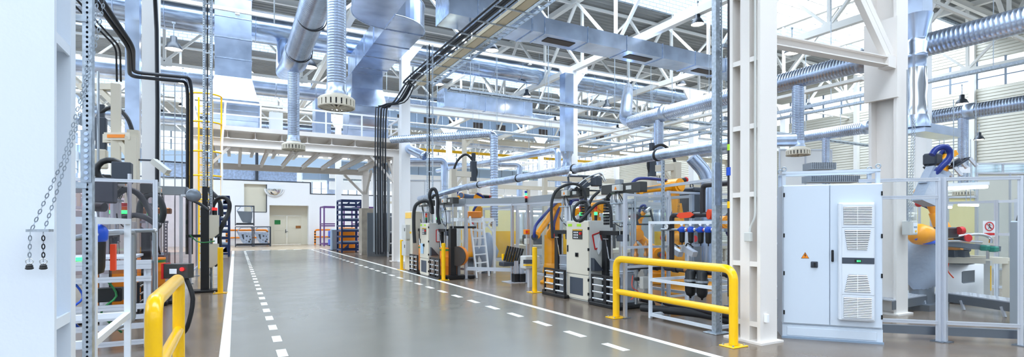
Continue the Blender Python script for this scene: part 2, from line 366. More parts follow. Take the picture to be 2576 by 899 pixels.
for z0, z1 in ((0,10.4),(12.2,14)):
    n = int((z1-z0)/.2)
    for k in range(n): z = z0+k*.2; m.add([(42,-14,z+.02),(42,yb,z+.02),(42.012,yb,z+.185),(42.012,-14,z+.185),(42.0,yb,z+.2),(42.0,-14,z+.2)], [(0,1,2,3),(3,2,4,5)])
m.box((42.1,-14,0), (42.3,yb,10.4)); m.box((42.1,-14,12.2), (42.3,yb,14)); struct('wall_right', m, 'siding')
mullions('window_10', 1, 42, -9, yb, 10.4, 12.2, 1.4)
wallstrip('wall_front', [((X0,-14.3,0),(X1,-14,5)), ((X0,-14.3,7),(X1,-14,10.5)), ((X0,-14.3,12.5),(X1,-14,14))], 'cladding')
mullions('window_11', 0, -14.2, X0, X1, 5, 7, 1.5); mullions('window_12', 0, -14.2, X0, X1, 10.5, 12.5, 1.5)
m = MB()
for y in range(-6, 76, 7): m.bar((41.8,y,0), (41.8,y,13.5), .3, .3)
struct('wall_right_posts', m, 'truss')
# ---- columns of the hall
def hcol(x0, x1, y0, y1, zt, m_, stiff=(), t=.05, mid=None, label=None, far=None):
    m = MB(); far = far or t; m.box((x0,y0,0), (x1,y0+t,zt)); m.box((x0,y1-far,0), (x1,y1,zt)); xc = (x0+x1)/2; m.box((xc-.02,y0+t,0), (xc+.02,y1-far,zt))
    for z in stiff: m.box((x0+.012,y0+t,z), (x1-.012,y1-far,z+.025)); m.box((x0+.005,y0+t,z-.02), (x0+.02,y1-far,z+.05)); m.box((x1-.02,y0+t,z-.02), (x1-.005,y1-far,z+.05))
    if mid: m.box((x0,mid[0],0), (x0+.04,mid[1],zt)); m.box((x0+.04,mid[0],0), (xc,mid[0]+.02,zt))
    m.box((x0-.06,y0-.06,0), (x1+.06,y1+.06,.03)); return struct('column', m, m_, label)
hcol(-1.36, -1.0, 4.2, 4.69, 13.6, 'steel_cool', (1.0,2.84,4.7), far=.12, label='wide white steel column with a chain hoist chain on its face')
c1 = hcol(6.375, 6.74, 4.6, 5.1, 13.6, 'cream_paint', (.25,1.09,2.07,3.03,3.97,4.95), mid=(4.77,4.92), label='cream steel column with welded stiffener plates beside the big switch cabinet')
c2 = hcol(10.61, 11.02, 4.9, 5.37, 13.6, 'cream_paint', (), label='cream steel column with a bolted side plate behind the switch cabinet')
m = MB(); m.box((10.55,4.86,3.98), (10.63,5.42,5.45)); struct('column_plate', m, 'cream_paint')
m = MB()
m.ibeam((6.7,4.97,4.42), (10.58,4.97,4.62), .16, .16, .018); m.box((10.3,4.88,4.5), (10.6,5.06,4.72))
struct('cross_brace_beam', m, 'cream_paint')
for a, b in (((10.5,4.97,4.7),(7.1,4.97,8.1)), ((6.75,4.97,4.75),(10.2,4.97,8.1))):
    m = MB(); d = (V(b)-V(a)).normalized(); pn = V((-d.z,0,d.x))
    for e in (-1, 1): m.bar(V(a)+pn*e*.07, V(b)+pn*e*.07, .1, .13)
    for k in range(10): q = V(a)+(V(b)-V(a))*(k+.5)/10; m.bar(q-d*.12, q+d*.12, .08, .06)
    struct('diagonal_brace', m, 'cream_paint')
def boxcol(x, y, w=.4, zt=10, m_='white_paint', label=None):
    m = MB(); h = w/2; m.box((x-h,y-h,0), (x+h,y-h+.03,zt)); m.box((x-h,y+h-.03,0), (x+h,y+h,zt)); m.box((x-h+.02,y-h+.03,0), (x-h+.05,y+h-.03,zt)); m.box((x+h-.05,y-h+.03,0), (x+h-.02,y+h-.03,zt))
    m.prism([(x-h-.05,zt-.9),(x+h+.05,zt-.9),(x+h+.7,zt-.02),(x-h-.7,zt-.02)], 1, y-.05, y+.05); m.box((x-h-.1,y-h-.1,0), (x+h+.1,y+h+.1,.04))
    return struct('column', m, m_, label)
for x, y in ((6.75,22.75),(15.9,22.65),(25,22.65),(34,22.65),(-2.09,17.6),(6.9,40.7),(15.9,40.7),(25,40.7),(34,40.7),(15.9,58.7),(25,58.7),(-2.4,40.7),(22.2,9.4),(35,9.4)): boxcol(x, y)
# ---- low white partition building at the end of the aisle
YW = 46.7
def wx(u): return AY(u, 567, YW).x
dx0, dx1 = wx(678), wx(776); hx0, hx1 = wx(614), wx(671); T = 1.1
m = MB(); zt = 5.25; dz = 3.3; hz0, hz1 = 2.75, 5.0
for a, b in (((-9,0),(hx0,zt)), ((hx0,0),(hx1,hz0)), ((hx0,hz1),(hx1,zt)), ((hx1,0),(dx0,zt)), ((dx0,dz),(dx1,zt)), ((dx1,0),(5.75,zt)), ((5.75,0),(14,4.3))):
    m.box((a[0],YW,a[1]), (b[0],YW+T,b[1]))
struct('wall_end', m, 'white_paint')
m = MB(); m.box((hx0,YW+.25,hz0), (hx1,YW+.3,hz1)); struct('wall_end_hatch', m, 'door_cream')
m = MB(); m.box((hx1-.04,YW-.02,hz0), (hx1+.02,YW+.25,hz1)); m.box((hx0,YW-.02,hz0-.05), (hx1,YW+.2,hz0)); struct('trim_6', m, 'dark_steel')
m = MB(); m.box((5.6,YW-.03,4.3), (5.7,YW+1,5.3)); m.box((-9,YW-.03,5.25), (5.7,YW+1.1,5.33)); m.box((5.7,YW-.03,4.3), (14,YW+1.1,4.37)); struct('trim_7', m, 'dark_steel')
# double door in its deep recess
dr = thing('door_1', 'cream double door set deep in the white end wall', 'door', ((dx0+dx1)/2, YW+.9, 0), kind='structure')
del dr['category']; dw = (dx1-dx0); x = dx0
part('door_frame', MB().box((dx0,YW+.85,2.45),(dx1,YW+.95,dz)).box((dx0,YW+.85,0),(dx0+.25,YW+.95,2.45)).box((dx1-.5,YW+.85,0),(dx1,YW+.95,2.45)), 'door_cream', dr, True)
dm = (dx0+dx1)/2-.12
for a, b in ((dx0+.25, dm-.01), (dm+.01, dx1-.5)):
    lf = MB().box((a,YW+.87,.02), (b,YW+.92,2.44))
    for z0, z1 in ((.12,1.25),(1.4,2.32)):
        lf.box((a+.12,YW+.85,z0),(a+.15,YW+.88,z1)).box((b-.15,YW+.85,z0),(b-.12,YW+.88,z1)).box((a+.12,YW+.85,z0),(b-.12,YW+.88,z0+.03)).box((a+.12,YW+.85,z1-.03),(b-.12,YW+.88,z1))
    part('door_leaf', lf, 'door_cream', dr, True)
part('door_handle', MB().box((dm-.12,YW+.82,1.0),(dm-.07,YW+.87,1.3)).bar((dm-.1,YW+.8,1.12),(dm+.08,YW+.8,1.12),.03), 'dark_steel', dr, True)
part('exit_sign', MB().box((dm-.95,YW+.84,1.72),(dm-.5,YW+.87,2.08)), 'green_band', dr, True, 'green safety sign')
part('door_notice', MB().box((dm+.7,YW+.84,1.38),(dm+1.1,YW+.87,1.6)), 'brass', dr, True, 'small tan notice plate')
mr = thing('safety_mirror', 'half dome safety mirror on the white wall above the double door', 'mirror', tuple(AY(690,485,YW)))
c = AY(690,476,YW); pv = []; mm = MB(); n = 14
for i in range(n+1):
    for k in range(n//2+1):
        t = PI*i/n; p = PI/2*k/(n//2); pv.append(c+V((math.cos(t)*.62*math.cos(p), -.45*math.sin(p)*1, -math.sin(t)*.62*math.cos(p))))
h = n//2+1; mm.add(pv, [(i*h+k, i*h+k+1, (i+1)*h+k+1, (i+1)*h+k) for i in range(n) for k in range(h-1)], True); part('mirror_dome', mm, 'mirror', mr, True)
rm = MB(); rm.tube([c+V((math.cos(PI*i/12)*.7, -.03, -math.sin(PI*i/12)*.62)) for i in range(13)], .07, 8, 2); part('mirror_rim', rm, 'white_paint', mr, True)
# ================================================================ MEZZANINE
mz = thing('mezzanine_platform', 'cream steel mezzanine platform spanning the end of the aisle', 'platform', (6.3,23.1,0))
m = MB(); x0, x1 = -1.45, 6.6; ya, yc = 23.1, 29.4
m.ibeam((x0,ya,4.92), (x1,ya,4.92), .2, .34, .03); m.ibeam((x0,yc,4.6), (x1,yc,4.6), .2, .3, .03); m.ibeam((x0+.1,ya,4.92),(x0+.1,yc,4.92),.2,.3); m.ibeam((x1-.1,ya,4.92),(x1-.1,yc,4.92),.2,.3)
part('main_beam', m, 'cream_paint', mz, True)
m = MB()
for k in range(9): x = x0+.2+k*.98; m.ibeam((x,ya-.05,5.24), (x,yc,5.24), .14, .28, .02); m.ibeam((x+.45,ya+.2,4.7),(x+.45,yc,4.7),.12,.2,.02)
part('floor_joist', m, 'cream_paint', mz, True)
part('deck_plate', MB().box((x0-.1,ya-.15,5.38), (x1,yc+.1,5.44)).box((x0-.1,ya-.16,5.38),(x1,ya-.13,5.56)), 'cream_paint', mz, True)
for (x, y) in ((6.47,23.1),(6.47,29.5),(-1.3,23.1),(-1.3,29.5)):
    m = MB().box((x-.17,y-.17,.03), (x+.17,y+.17,4.78)).box((x-.27,y-.22,0), (x+.27,y+.22,.03)); part('support_post', m, 'cream_paint', mz, True)
m = MB(); m.bar((6.35,23.1,3.6),(5.3,23.1,4.75),.1); m.bar((-1.2,23.1,3.6),(-.2,23.1,4.75),.1); m.bar((6.35,29.4,3.4),(5.3,29.4,4.45),.12); m.bar((6.47,28,4.6),(6.47,29.4,3.4),.12); m.bar((6.47,24.5,4.75),(6.47,23.2,3.6),.1)
part('knee_brace', m, 'cream_paint', mz, True)
part('column_cladding', MB().box((6.2,29.1,0),(6.85,29.9,2.6)), 'concrete', mz, True, 'concrete casing at the foot of the rear post')
g = MB()
for zz, r in ((6.5,.035),(6.0,.025)): g.bar((x0,ya-.1,zz),(x1,ya-.1,zz),r*2); g.bar((x1,ya-.1,zz),(x1,yc,zz),r*2); g.bar((x0,ya+1.2,zz),(x0,yc,zz),r*2); g.bar((x0+1.1,yc,zz),(x1,yc,zz),r*2)
for x in (-1.4,-.35,.9,2.05,2.25,3.4,4.9,6.55): g.bar((x,ya-.1,5.44),(x,ya-.1,6.5),.06)
for y in (24.5,26.2,28): g.bar((x1,y,5.44),(x1,y,6.5),.06)
part('guard_railing', g, 'white_paint', mz, True)
# cage ladder
ld = thing('caged_ladder', 'yellow caged access ladder at the end of the mezzanine', 'ladder', (-1.0,22.7,0))
m = MB()
for x in (-1.22,-.78): m.bar((x,22.75,.0),(x,22.75,6.5),.06)
for k in range(22): m.bar((-1.22,22.75,.3+k*.28),(-.78,22.75,.3+k*.28),.03)
part('ladder_rails', m, 'yellow', ld, True)
m = MB()
for z in (2.6,3.5,4.4,5.5,6.55): m.tube([(-1.0+.54*math.cos(t), 22.75-.5*max(0,math.sin(t))-(.12 if 0 < t < PI else 0), z) for t in [PI*i/10 for i in range(11)]], .035, 6, 0)
for t in (.06,.94): a = PI*t; m.bar((-1+.54*math.cos(a),22.63-.5*math.sin(a),2.6),(-1+.54*math.cos(a),22.63-.5*math.sin(a),6.55),.06)
part('safety_cage', m, 'yellow', ld, True)
m = MB(); m.bar((-.45,22.5,2),(-.45,22.5,4.8),.07); m.bar((-.45,22.5,4.8),(-.33,22.6,6.4),.07); part('grab_post', m, 'white_paint', ld, True)
# ================================================================ VENTILATION
def ring(m, c, r, ax, t=.03): m.torus(c, r, t, ax, 28, 6)
# main round duct along X
m = MB(); yA, zA = 26.0, 10.6; m.lathe((-16,yA,zA), [(.64,0),(.64,44.5)], 40, (1,0,0)); m.lathe((28.5,yA,zA), [(.64,0),(.5,.6),(.5,8)], 36, (1,0,0))
d = thing('round_duct', 'huge round silver ventilation duct crossing the hall under the first skylight', 'duct', (8,yA,zA))
part('duct_tube', m, 'galv_band', d, True); m = MB()
for k in range(26): ring(m, (-14.5+k*1.7,yA,zA), .645, 0, .022)
part('duct_seam', m, 'galv_flat', d, True)
m = MB(); m.box((-16,yA-.06,zA+.68),(36,yA+.06,zA+.8)); struct('ledger_beam', m, 'white_paint')
def round_duct(p, q, r, label, step=2.4):
    o = thing('round_duct', label, 'duct', p); m = MB(); d_, a_, b_, L = m.frame(p, q); m.lathe(p, [(r,0),(r,L)], 32, d_); part('duct_tube', m, 'galv', o, True)
    m = MB(); k = .5
    while k < L: c = V(p)+d_*k; m.lathe(c, [(r,-.04),(r*1.02,-.03),(r*1.02,.03),(r,.04)], 28, d_); k += step
    part('duct_seam', m, 'galv_flat', o, True); return o
round_duct((-15,36.6,10.6), (34,36.6,10.6), .62, 'silver round duct behind the mezzanine stacks, second one along the hall')
round_duct((-15,47.5,9.9), (36,47.5,9.9), .45, 'thin round duct far down the hall behind the end wall')
# rectangular duct helper with rib flanges
def rect_run(o, pts, w, h, m_='galv', rib=1.1, name='duct_section'):
    m = MB(); f = MB(); P = [V(p) for p in pts]
    for i in range(len(P)-1):
        m.bar(P[i], P[i+1], w, h); d_ = (P[i+1]-P[i]); L = d_.length; d_.normalize(); k = 0.
        while k <= L+.01: f.bar(P[i]+d_*(k-.02), P[i]+d_*(k+.02), w+.05, h+.05); k += rib
    part(name, m, m_, o, True); part('duct_flange', f, 'galv_flat', o, True)
o = thing('rectangular_duct', 'long rectangular silver duct hung from the trusses with dark grilles underneath', 'duct', (6.6,17,8.9))
rect_run(o, [(6.4,17,9.35),(9.9,17,9.35)], 1.25, .95); rect_run(o, [(10.3,17,9.2),(24,17,9.2)], 1.1, .6, rib=2)
m = MB(); m.add([(9.9,16.38,8.88),(9.9,17.62,8.88),(9.9,17.62,9.82),(9.9,16.38,9.82),(10.3,16.45,8.9),(10.3,17.55,8.9),(10.3,17.55,9.5),(10.3,16.45,9.5)], [(0,1,5,4),(1,2,6,5),(2,3,7,6),(3,0,4,7)]); part('duct_reducer', m, 'galv', o, True)
for x in (10.6,14.7,18.8): part('air_grille', MB().box((x-.0,16.75,8.88),(x+1.3,17.2,8.91)), 'grille', o, True)
# S-bend duct on the right of the mezzanine
o = thing('rectangular_duct', 'wide sheet metal duct with an S bend dropping to the right side of the mezzanine', 'duct', (5.5,24.5,5.44))
zc, hh = 9.35, .9; rect_run(o, [(5.57,18.9,zc),(5.57,25.7,zc)], 1.45, hh, rib=1.7)
def bend(cx, cy, a0, a1, R, zb, ztp, n=12):
    m = MB(); vs = [(cx,cy,zb),(cx,cy,ztp)]
    for i in range(n+1): a = a0+(a1-a0)*i/n; vs += [(cx+R*math.cos(a),cy+R*math.sin(a),zb),(cx+R*math.cos(a),cy+R*math.sin(a),ztp)]
    fs = []
    for i in range(n): j = 2+2*i; fs += [(0,j,j+2),(1,j+3,j+1),(j,j+1,j+3,j+2)]
    return m.add(vs, fs)
m = bend(4.85,18.9,-PI/2,0,1.45,8.9,9.8); part('duct_elbow', m, 'galv', o, True)
m = bend(4.85,17.45,PI/2,PI,1.45,8.9,9.8); part('duct_elbow', m, 'galv', o, True)
m = MB(); m.bar((4.12,17.45,zc),(4.12,10,zc),1.45,hh); part('duct_section', m, 'galv', o, True)
m = MB()
for (cx, cy, a0) in ((4.85,18.9,-PI/2),(4.85,17.45,PI/2)):
    for z in (8.9,9.8): m.tube([(cx+1.46*math.cos(a0+PI/2*i/10), cy+1.46*math.sin(a0+PI/2*i/10), z) for i in range(11)], .02, 6, 0)
for k in (0,): m.bar((4.85,17.45,8.9),(4.85,18.9,8.9),.05)
part('duct_seam', m, 'galv_flat', o, True)
def stack(o, xa, xb, xla, xlb, yf, ztop, zsh, zsh2, zbot, dep):
    m = MB(); m.box((xa,yf,zsh),(xb,yf+dep,ztop)); m.add([(xa,yf,zsh),(xb,yf,zsh),(xb,yf+dep,zsh),(xa,yf+dep,zsh),(xla,yf-.25,zsh2),(xlb,yf-.25,zsh2),(xlb,yf+dep,zsh2),(xla,yf+dep,zsh2)], [(0,1,5,4),(1,2,6,5),(2,3,7,6),(3,0,4,7)])
    R = zsh2-zbot; poly = [(yf-.25+R*(1-math.cos(PI/2*i/10)), zsh2-R*math.sin(PI/2*i/10)) for i in range(11)] + [(yf+dep,zbot),(yf+dep,zsh2)]
    m.prism(poly, 0, xla, xlb); part('duct_body', m, 'galv', o, True)
    f = MB(); k = ztop
    while k > zsh: f.box((xa-.025,yf-.025,k-.02),(xb+.025,yf+dep+.025,k+.02)); k -= .85
    f.box((xla-.03,yf-.29,zsh2-.02),(xlb+.03,yf+dep,zsh2+.02))
    for i in (2,4,6,8): t = PI/2*i/10; y = yf-.25+R*(1-math.cos(t))-.01; z = zsh2-R*math.sin(t); f.box((xla,y,z-.012),(xlb,y+.04,z+.012))
    f.box((xlb,yf+.0,zbot),(xlb+.12,yf+dep,zsh2)); part('duct_flange', f, 'galv_flat', o, True)
stack(o, 4.85, 6.3, 4.7, 6.45, 24.9, 8.92, 8.2, 7.3, 5.44, 1.5)
o = thing('rectangular_duct', 'tall rectangular sheet metal stack with flared foot on the mezzanine beside the yellow ladder', 'duct', (-.1,24,5.44))
stack(o, -.74, .6, -.98, .85, 24.0, 13.6, 7.75, 6.75, 5.44, 1.5)
m = MB().box((3.3,25.5,5.44),(4.0,26.6,7.6)); m.box((3.25,25.45,6.5),(4.05,26.65,6.56)); solo('duct_box', m, 'galv', 'pale blue sheet metal plenum box between the two mezzanine stacks', 'duct')
m = MB().box((1.35,25.4,5.44),(1.9,25.9,6.75)); solo('control_box', m, 'white_paint', 'white narrow control box standing on the mezzanine behind the hanging tube', 'control box')
m = MB().box((5.5,23.4,5.44),(6.4,24.2,5.55)); solo('cardboard_sheet', m, 'brass', 'flat brown board lying at the corner of the mezzanine', 'board')
# spiral duct over the aisle with drop tubes and fan hoods
def hood(c, R=.3, h=.17, spokes=16):
    m = MB(); c = V(c); m.lathe(c+V((0,0,h)), [(R*.55,.12),(R*.6,.05),(R*.92,0),(R,-.02),(R,-.05)], 32)
    for k in range(22):
        a = 2*PI*k/22; m.prism([(R*math.cos(a)+c.x,R*math.sin(a)+c.y),(R*math.cos(a+.2)+c.x,R*math.sin(a+.2)+c.y),(R*.94*math.cos(a+.2)+c.x,R*.94*math.sin(a+.2)+c.y),(R*.94*math.cos(a)+c.x,R*.94*math.sin(a)+c.y)], 2, c.z+.02, c.z+h-.03)
    m.lathe(c, [(R,.025),(R,0),(R*.93,0)], 32); m.lathe(c, [(R*.2,.0),(R*.2,.03),(0,.03)], 16)
    for k in range(spokes): a = 2*PI*k/spokes; m.bar(c+V((math.cos(a)*R*.18,math.sin(a)*R*.18,.012)), c+V((math.cos(a)*R*.96,math.sin(a)*R*.96,.012)), .022, .02)
    return m
def extraction(top, zh, r, label, R=.3):
    o = thing('extraction_tube', label, 'ventilation tube', (top[0],top[1],zh)); t = V(top)
    part('ribbed_tube', MB().spiral((t.x,t.y,zh+.34), top, r, .045), 'galv', o, True)
    part('collar', MB().lathe((t.x,t.y,zh+.2), [(r*1.15,0),(r*1.2,.06),(r*1.05,.1),(r*1.05,.2)], 28), 'galv_flat', o, True)
    part('fan_hood', hood((t.x,t.y,zh), R), 'beige', o, True, 'cream slotted fan hood')
    dk = MB().lathe((t.x,t.y,zh+.06), [(R*.9,0),(R*.9,.05)], 24); dk.lathe((t.x,t.y,zh+.05), [(R*.9,0),(0,.001)], 24); part('fan_inside', dk, 'slot_dark', o, True); return o
extraction((1.5,9.0,6.0), 3.62, .155, 'ribbed exhaust tube with cream fan hood, larger one hanging over the aisle')
extraction((1.4,15.15,6.0), 3.7, .15, 'ribbed exhaust tube with cream fan hood hanging in front of the mezzanine beam')
o = thing('spiral_duct', 'ribbed round duct over the aisle feeding the two hanging tubes', 'duct', (1.45,15,6.2))
part('duct_tube', MB().spiral((1.45,3.5,6.12), (1.42,14.3,6.12), .29, .09, 28, True), 'galv', o, True)
part('duct_reducer', MB().lathe((1.42,14.2,6.12), [(.3,0),(.33,.1),(.33,.9),(.29,1.1)], 28, (0,1,0)), 'galv', o, True)
P0, P1, P2 = D(714,100,24), D(712,185,21.5), V((1.42,15.2,6.2)); part('duct_branch', MB().elbow_pipe([P0, P1, P1+(P2-P1)*.3, P2], .29, .9, 22), 'galv', o, True)
m = MB()
for k in range(5): m.lathe((1.45,4.5+k*2.4,6.12), [(.295,-.03),(.315,-.02),(.315,.02),(.295,.03)], 28, (0,1,0))
part('duct_clamp', m, 'dark_steel', o, True)
# ribbed ducts on the machine side
def spiral_line(x, z, y0, y1, r, label, drops, lab2, up=None):
    o = thing('spiral_duct', label, 'duct', (x,y0,z)); part('duct_tube', MB().spiral((x,y0,z), (x,y1,z), r, .08, 24, True), 'galv', o, True)
    m = MB(); k = y0+1
    while k < y1: m.lathe((x,k,z), [(r,-.16),(r*1.14,-.12),(r*1.14,.12),(r,.16)], 24, (0,1,0)); k += 3.3
    part('duct_coupling', m, 'galv_flat', o, True)
    if up: part('duct_elbow', MB().elbow_pipe(up, r, .8, 20), 'galv', o, True)
    for (y, zh), l in zip(drops, lab2): extraction((x,y,z-.1), zh, .15, l)
spiral_line(13.5, 5.65, -4, 15.3, .25, 'ribbed round duct running along the machine side beyond the cream column', [(8.6,3.55),(13.8,3.3)],
    ['ribbed tube with cream fan hood hanging above the switch cabinet', 'ribbed drop tube hanging behind the insulated pipe'], [(13.5,15.2,5.65), tuple(D(1572,300,20.6)), tuple(D(1578,246,23)), tuple(D(1580,222,28.5))])
spiral_line(22.7, 5.65, -6, 20, .25, 'second ribbed round duct deeper in the hall above the robot cells', [(8.4,2.7),(13.2,2.9)],
    ['ribbed drop tube above the robot cell behind the aluminium fence', 'ribbed drop tube seen between the two cream columns'])
# vertical square duct with reducer beside column two
o = thing('square_duct', 'vertical square duct with cone and plastic wrapped section behind the cream plate column', 'duct', (12.2,5.2,4))
A = D(2304,0,10.3); x, y = A.x, A.y
part('duct_body', MB().box((x-.2,y-.2,5.85),(x+.2,y+.2,10)), 'galv', o, True)
part('duct_cone', MB().lathe((x,y,4.8), [(.17,0),(.17,.18),(.19,.2),(.19,.28),(.17,.3),(.19,.5),(.17,.52),(.17,.6),(.28,1.05)], 28), 'galv', o, True)
part('wrapped_section', MB().lathe((x,y,3.85), [(.18,0),(.19,.2),(.175,.35),(.19,.6),(.18,.95)], 20), 'chrome', o, True, 'section wrapped in clear plastic')
part('duct_foot', MB().lathe((x,y,3.6), [(.24,0),(.24,.1),(.2,.25)], 24).box((x-.1,y-.2,3.5),(x+1.4,y+.2,3.68)), 'galv', o, True)
# elbows of smaller exhaust pipes in the middle
def bentpipe(pts, r, label, m_='galv', R=None, rib=False):
    o = thing('exhaust_pipe', label, 'pipe', tuple(V(pts[-1]))); m = MB().elbow_pipe(pts, r, R, 18)
    part('pipe_run', m, m_, o, True); f = MB()
    for i in range(len(pts)-1):
        a, b = V(pts[i]), V(pts[i+1]); d_ = (b-a).normalized(); L = (b-a).length; n = max(1, int(L/(.1 if rib else 1.4)))
        for k in range(1, n): f.lathe(a+d_*(L*k/n), [(r,-.025),(r*1.05,-.02),(r*1.05,.02),(r,.025)], 16, d_)
    part('pipe_seam', f, 'galv_flat', o, True); return o
bentpipe([D(985,352,21.5), D(1243,336,20), D(1243,570,20)], .15, 'tall bent ribbed exhaust pipe dropping behind the ladder platform', rib=True)
bentpipe([D(1004,364,24), D(1066,392,22), D(1067,392.5,22)], .2, 'short sloping duct end beside the mezzanine post')
bentpipe([D(1025,404,33), D(1118,404,34), D(1118,600,34)], .24, 'bent silver exhaust pipe behind the strut mast')
bentpipe([D(1025,412,42), D(1307,414,42), D(1307,600,42)], .25, 'bent silver exhaust pipe far behind the insulated pipe')
bentpipe([D(1100,430,40), D(1404,378,26), D(1404,560,26)], .16, 'sloping silver pipe with elbow dropping behind the gripper robot')
bentpipe([D(1740,396,10), D(1780,440,10), D(1780,690,10)], .13, 'bent silver duct rising out of the pipe rack')
# insulated pipe above the machines
ip = thing('insulated_pipe', 'long smooth silver insulated pipe carried above the fences along the aisle', 'pipe', (7,5.6,2.97))
part('pipe_cladding', MB().elbow_pipe([D(1055,500,22), D(1090,494,18.5), (7,16.6,2.97), (7,5.3,2.97), (7.6,4.9,2.97)], .1, .3, 22), 'galv_flat', ip, True)
m = MB()
for y in (7.2,9.9,12.6,15.2): m.lathe((7,y,2.97), [(.1,-.03),(.115,-.02),(.115,.02),(.1,.03)], 22, (0,1,0))
part('pipe_clamp', m, 'rubber', ip, True); m = MB()
for k in range(50): m.lathe((7,5.5+k*.22,2.97), [(.1,-.006),(.102,0),(.1,.006)], 22, (0,1,0))
part('cladding_seam', m, 'galv', ip, True)
# duct with black grilles, crane beams
o = thing('rectangular_duct', 'grey rectangular duct with a row of black grilles far above the robot cells', 'duct', (20,44,10.5)); part('duct_body', MB().box((9,44,10.3),(36,45.2,11.6)), 'band_blue', o, True); m = MB(); f = MB()
for k in range(11): m.box((10+k*2.4,43.96,10.75),(11.0+k*2.4,44.02,11.3)); f.box((9.3+k*2.4,43.95,10.3),(9.36+k*2.4,44.05,11.6))
part('air_grille', m, 'grille', o, True); part('duct_flange', f, 'galv_flat', o, True)
o = thing('rectangular_duct', 'blue grey sheet metal duct under the round duct beside the white hall column', 'duct', (13,27.8,8.3)); rect_run(o, [(10.4,27.9,8.9),(16.2,27.9,8.9)], 1.1, 1.0, rib=1.3)
solo('crane_beam', MB().ibeam((8,26.9,7.95),(40,26.9,7.95),.3,.4,.03), 'white_paint', 'white crane beam running below the blue grey duct', 'beam')
solo('crane_beam', MB().ibeam((9,34,7.8),(42,34,7.8),.3,.4,.03), 'beige', 'beige crane beam in front of the duct with black grilles', 'beam')
m = MB().bar((8,50,9.3),(41,50,9.3),.12,.28); solo('crane_rail', m, 'yellow', 'long yellow crane rail far down the hall', 'rail')
o = thing('overhead_conveyor', 'blue grey enclosed overhead conveyor carried on white beams across the far hall', 'conveyor', (20,52,6.2)); part('side_panel', MB().box((8,52,6.9),(41,53.5,7.9)), 'band_blue', o, True)
m = MB().box((8,51.8,6.2),(41,52.1,6.9)).box((8,51.9,5.1),(41,52.1,5.9))
for k in range(12): m.box((9+k*3,51.8,0),(9.25+k*3,52.1,6.2))
part('support_frame', m, 'white_paint', o, True); f = MB()
for k in range(24): f.box((8.5+k*1.4,51.97,6.9),(8.53+k*1.4,52.0,7.9))
part('panel_joint', f, 'dark_steel', o, True)
# high-bay lamps
def make_lamp():
    o = thing('high_bay_lamp', 'x', 'lamp'); WM[o] = Matrix.Identity(4)
    part('reflector', MB().lathe((0,0,0), [(.25,0),(.24,.06),(.17,.2),(.1,.25),(.1,.42),(.07,.44),(0,.44)], 24), 'lamp_shell', o)
    part('hanger', MB().bar((0,0,.42),(0,0,.9),.03).box((-.05,-.02,.86),(.05,.02,.92)), 'zinc', o)
    part('lens', MB().lathe((0,0,.03), [(.235,0),(.2,-.02),(0,-.03)], 24), 'lamp_glow', o); return o
proto = None
LAMPS = [((778,170),17,'high-bay lamp with dark dome hanging between the two aisle exhaust tubes'),((437,125),17,'high-bay lamp with dark dome below the dark cables left of the tall stack'),
 ((1238,128),20,'high-bay lamp glowing beside the cable tray in front of the big round duct'),((1103,213),24,'high-bay lamp under the lower end of the cable tray'),((1325,244),30,'high-bay lamp below the aisle-side chord by the blue grey duct'),
 ((1213,290),42,'small high-bay lamp over the bent ribbed exhaust pipe'),((1131,325),48,'tiny high-bay lamp just above the yellow crane rail'),((1396,309),38,'high-bay lamp beside the white hall column'),
 ((1527,272),27,'high-bay lamp left of the drop duct elbow'),((1755,62),20,'bright high-bay lamp hanging at the skylight wall beside the perforated strut'),((1715,214),30,'high-bay lamp under the second truss chord'),
 ((1695,296),26,'high-bay lamp above the ribbed duct joint'),((1553,328),40,'small high-bay lamp over the yellow robot'),((1992,135),18,'high-bay lamp between the cream columns near the skylight'),
 ((2168,185),19,'high-bay lamp half hidden by the cream side plate'),((2035,278),30,'high-bay lamp right of the ribbed drop tube over the cabinet'),((2420,262),24,'high-bay lamp over the aluminium fence robot cell'),
 ((2318,226),22,'high-bay lamp beside the plastic wrapped duct'),((2463,352),30,'high-bay lamp in front of the slatted side wall'),((460,210),30,'small warm high-bay lamp over the black conduits'),((458,268),38,'small warm lamp low behind the black conduits'),((407,290),40,'tiny warm lamp beside the left hall column')]
for (u, v), d_, l in LAMPS:
    p = D(u, v, d_)
    if proto is None: proto = make_lamp(); proto.location = p; proto['label'] = l; proto['group'] = 'high-bay lamps'
    else: dup(proto, p, 0, l, 'high-bay lamps')
# cable trays and conduits
o = thing('cable_tray', 'beige cable tray with bundled black cables above the machines', 'cable tray', (7,14,8))
part('tray_pan', MB().box((7.15,9,7.95),(7.5,22.3,7.98)).box((7.15,9,7.95),(7.17,22.3,8.08)).box((7.48,9,7.95),(7.5,22.3,8.08)), 'tray_beige', o, True); m = MB()
for i, (x, z, r) in enumerate(((6.62,8.1,.035),(6.72,8.05,.03),(6.82,8.06,.045),(6.92,8.1,.035),(7.02,8.04,.025))):
    m.tube([(x,8,z),(x,21.3,z),(x-.1,21.9,z-.3),(x-.5,22.05,z-1.0),(5.9-.11*i,22.1,z-1.3),(5.72-.11*i,22.1,z-2),(5.72-.11*i,22.1,.4)], r, 8, 4)
part('cable_bundle', m, 'cable', o, True); m = MB()
for k in range(11): y = 9.5+k*1.2; m.box((6.5,y,7.9),(7.9,y+.04,7.94)); m.box((7.3,y,7.92),(7.36,y+.05,8.9))
for x in (7.62,7.9): m.box((x,9,7.95),(x+.02,22.3,8.05))
for k in range(44): m.box((7.62,9+k*.3,7.97),(7.9,9.02+k*.3,7.99))
part('tray_ladder', m, 'zinc', o, True)
o = thing('cable_tray', 'ladder tray and black conduits high above the left machines', 'cable tray', (-2.5,8,8)); m = MB()
for x in (-2.15,-1.95): m.box((x,6,8.0),(x+.02,17.2,8.1))
for k in range(37): m.box((-2.15,6+k*.3,8.02),(-1.95,6.02+k*.3,8.05))
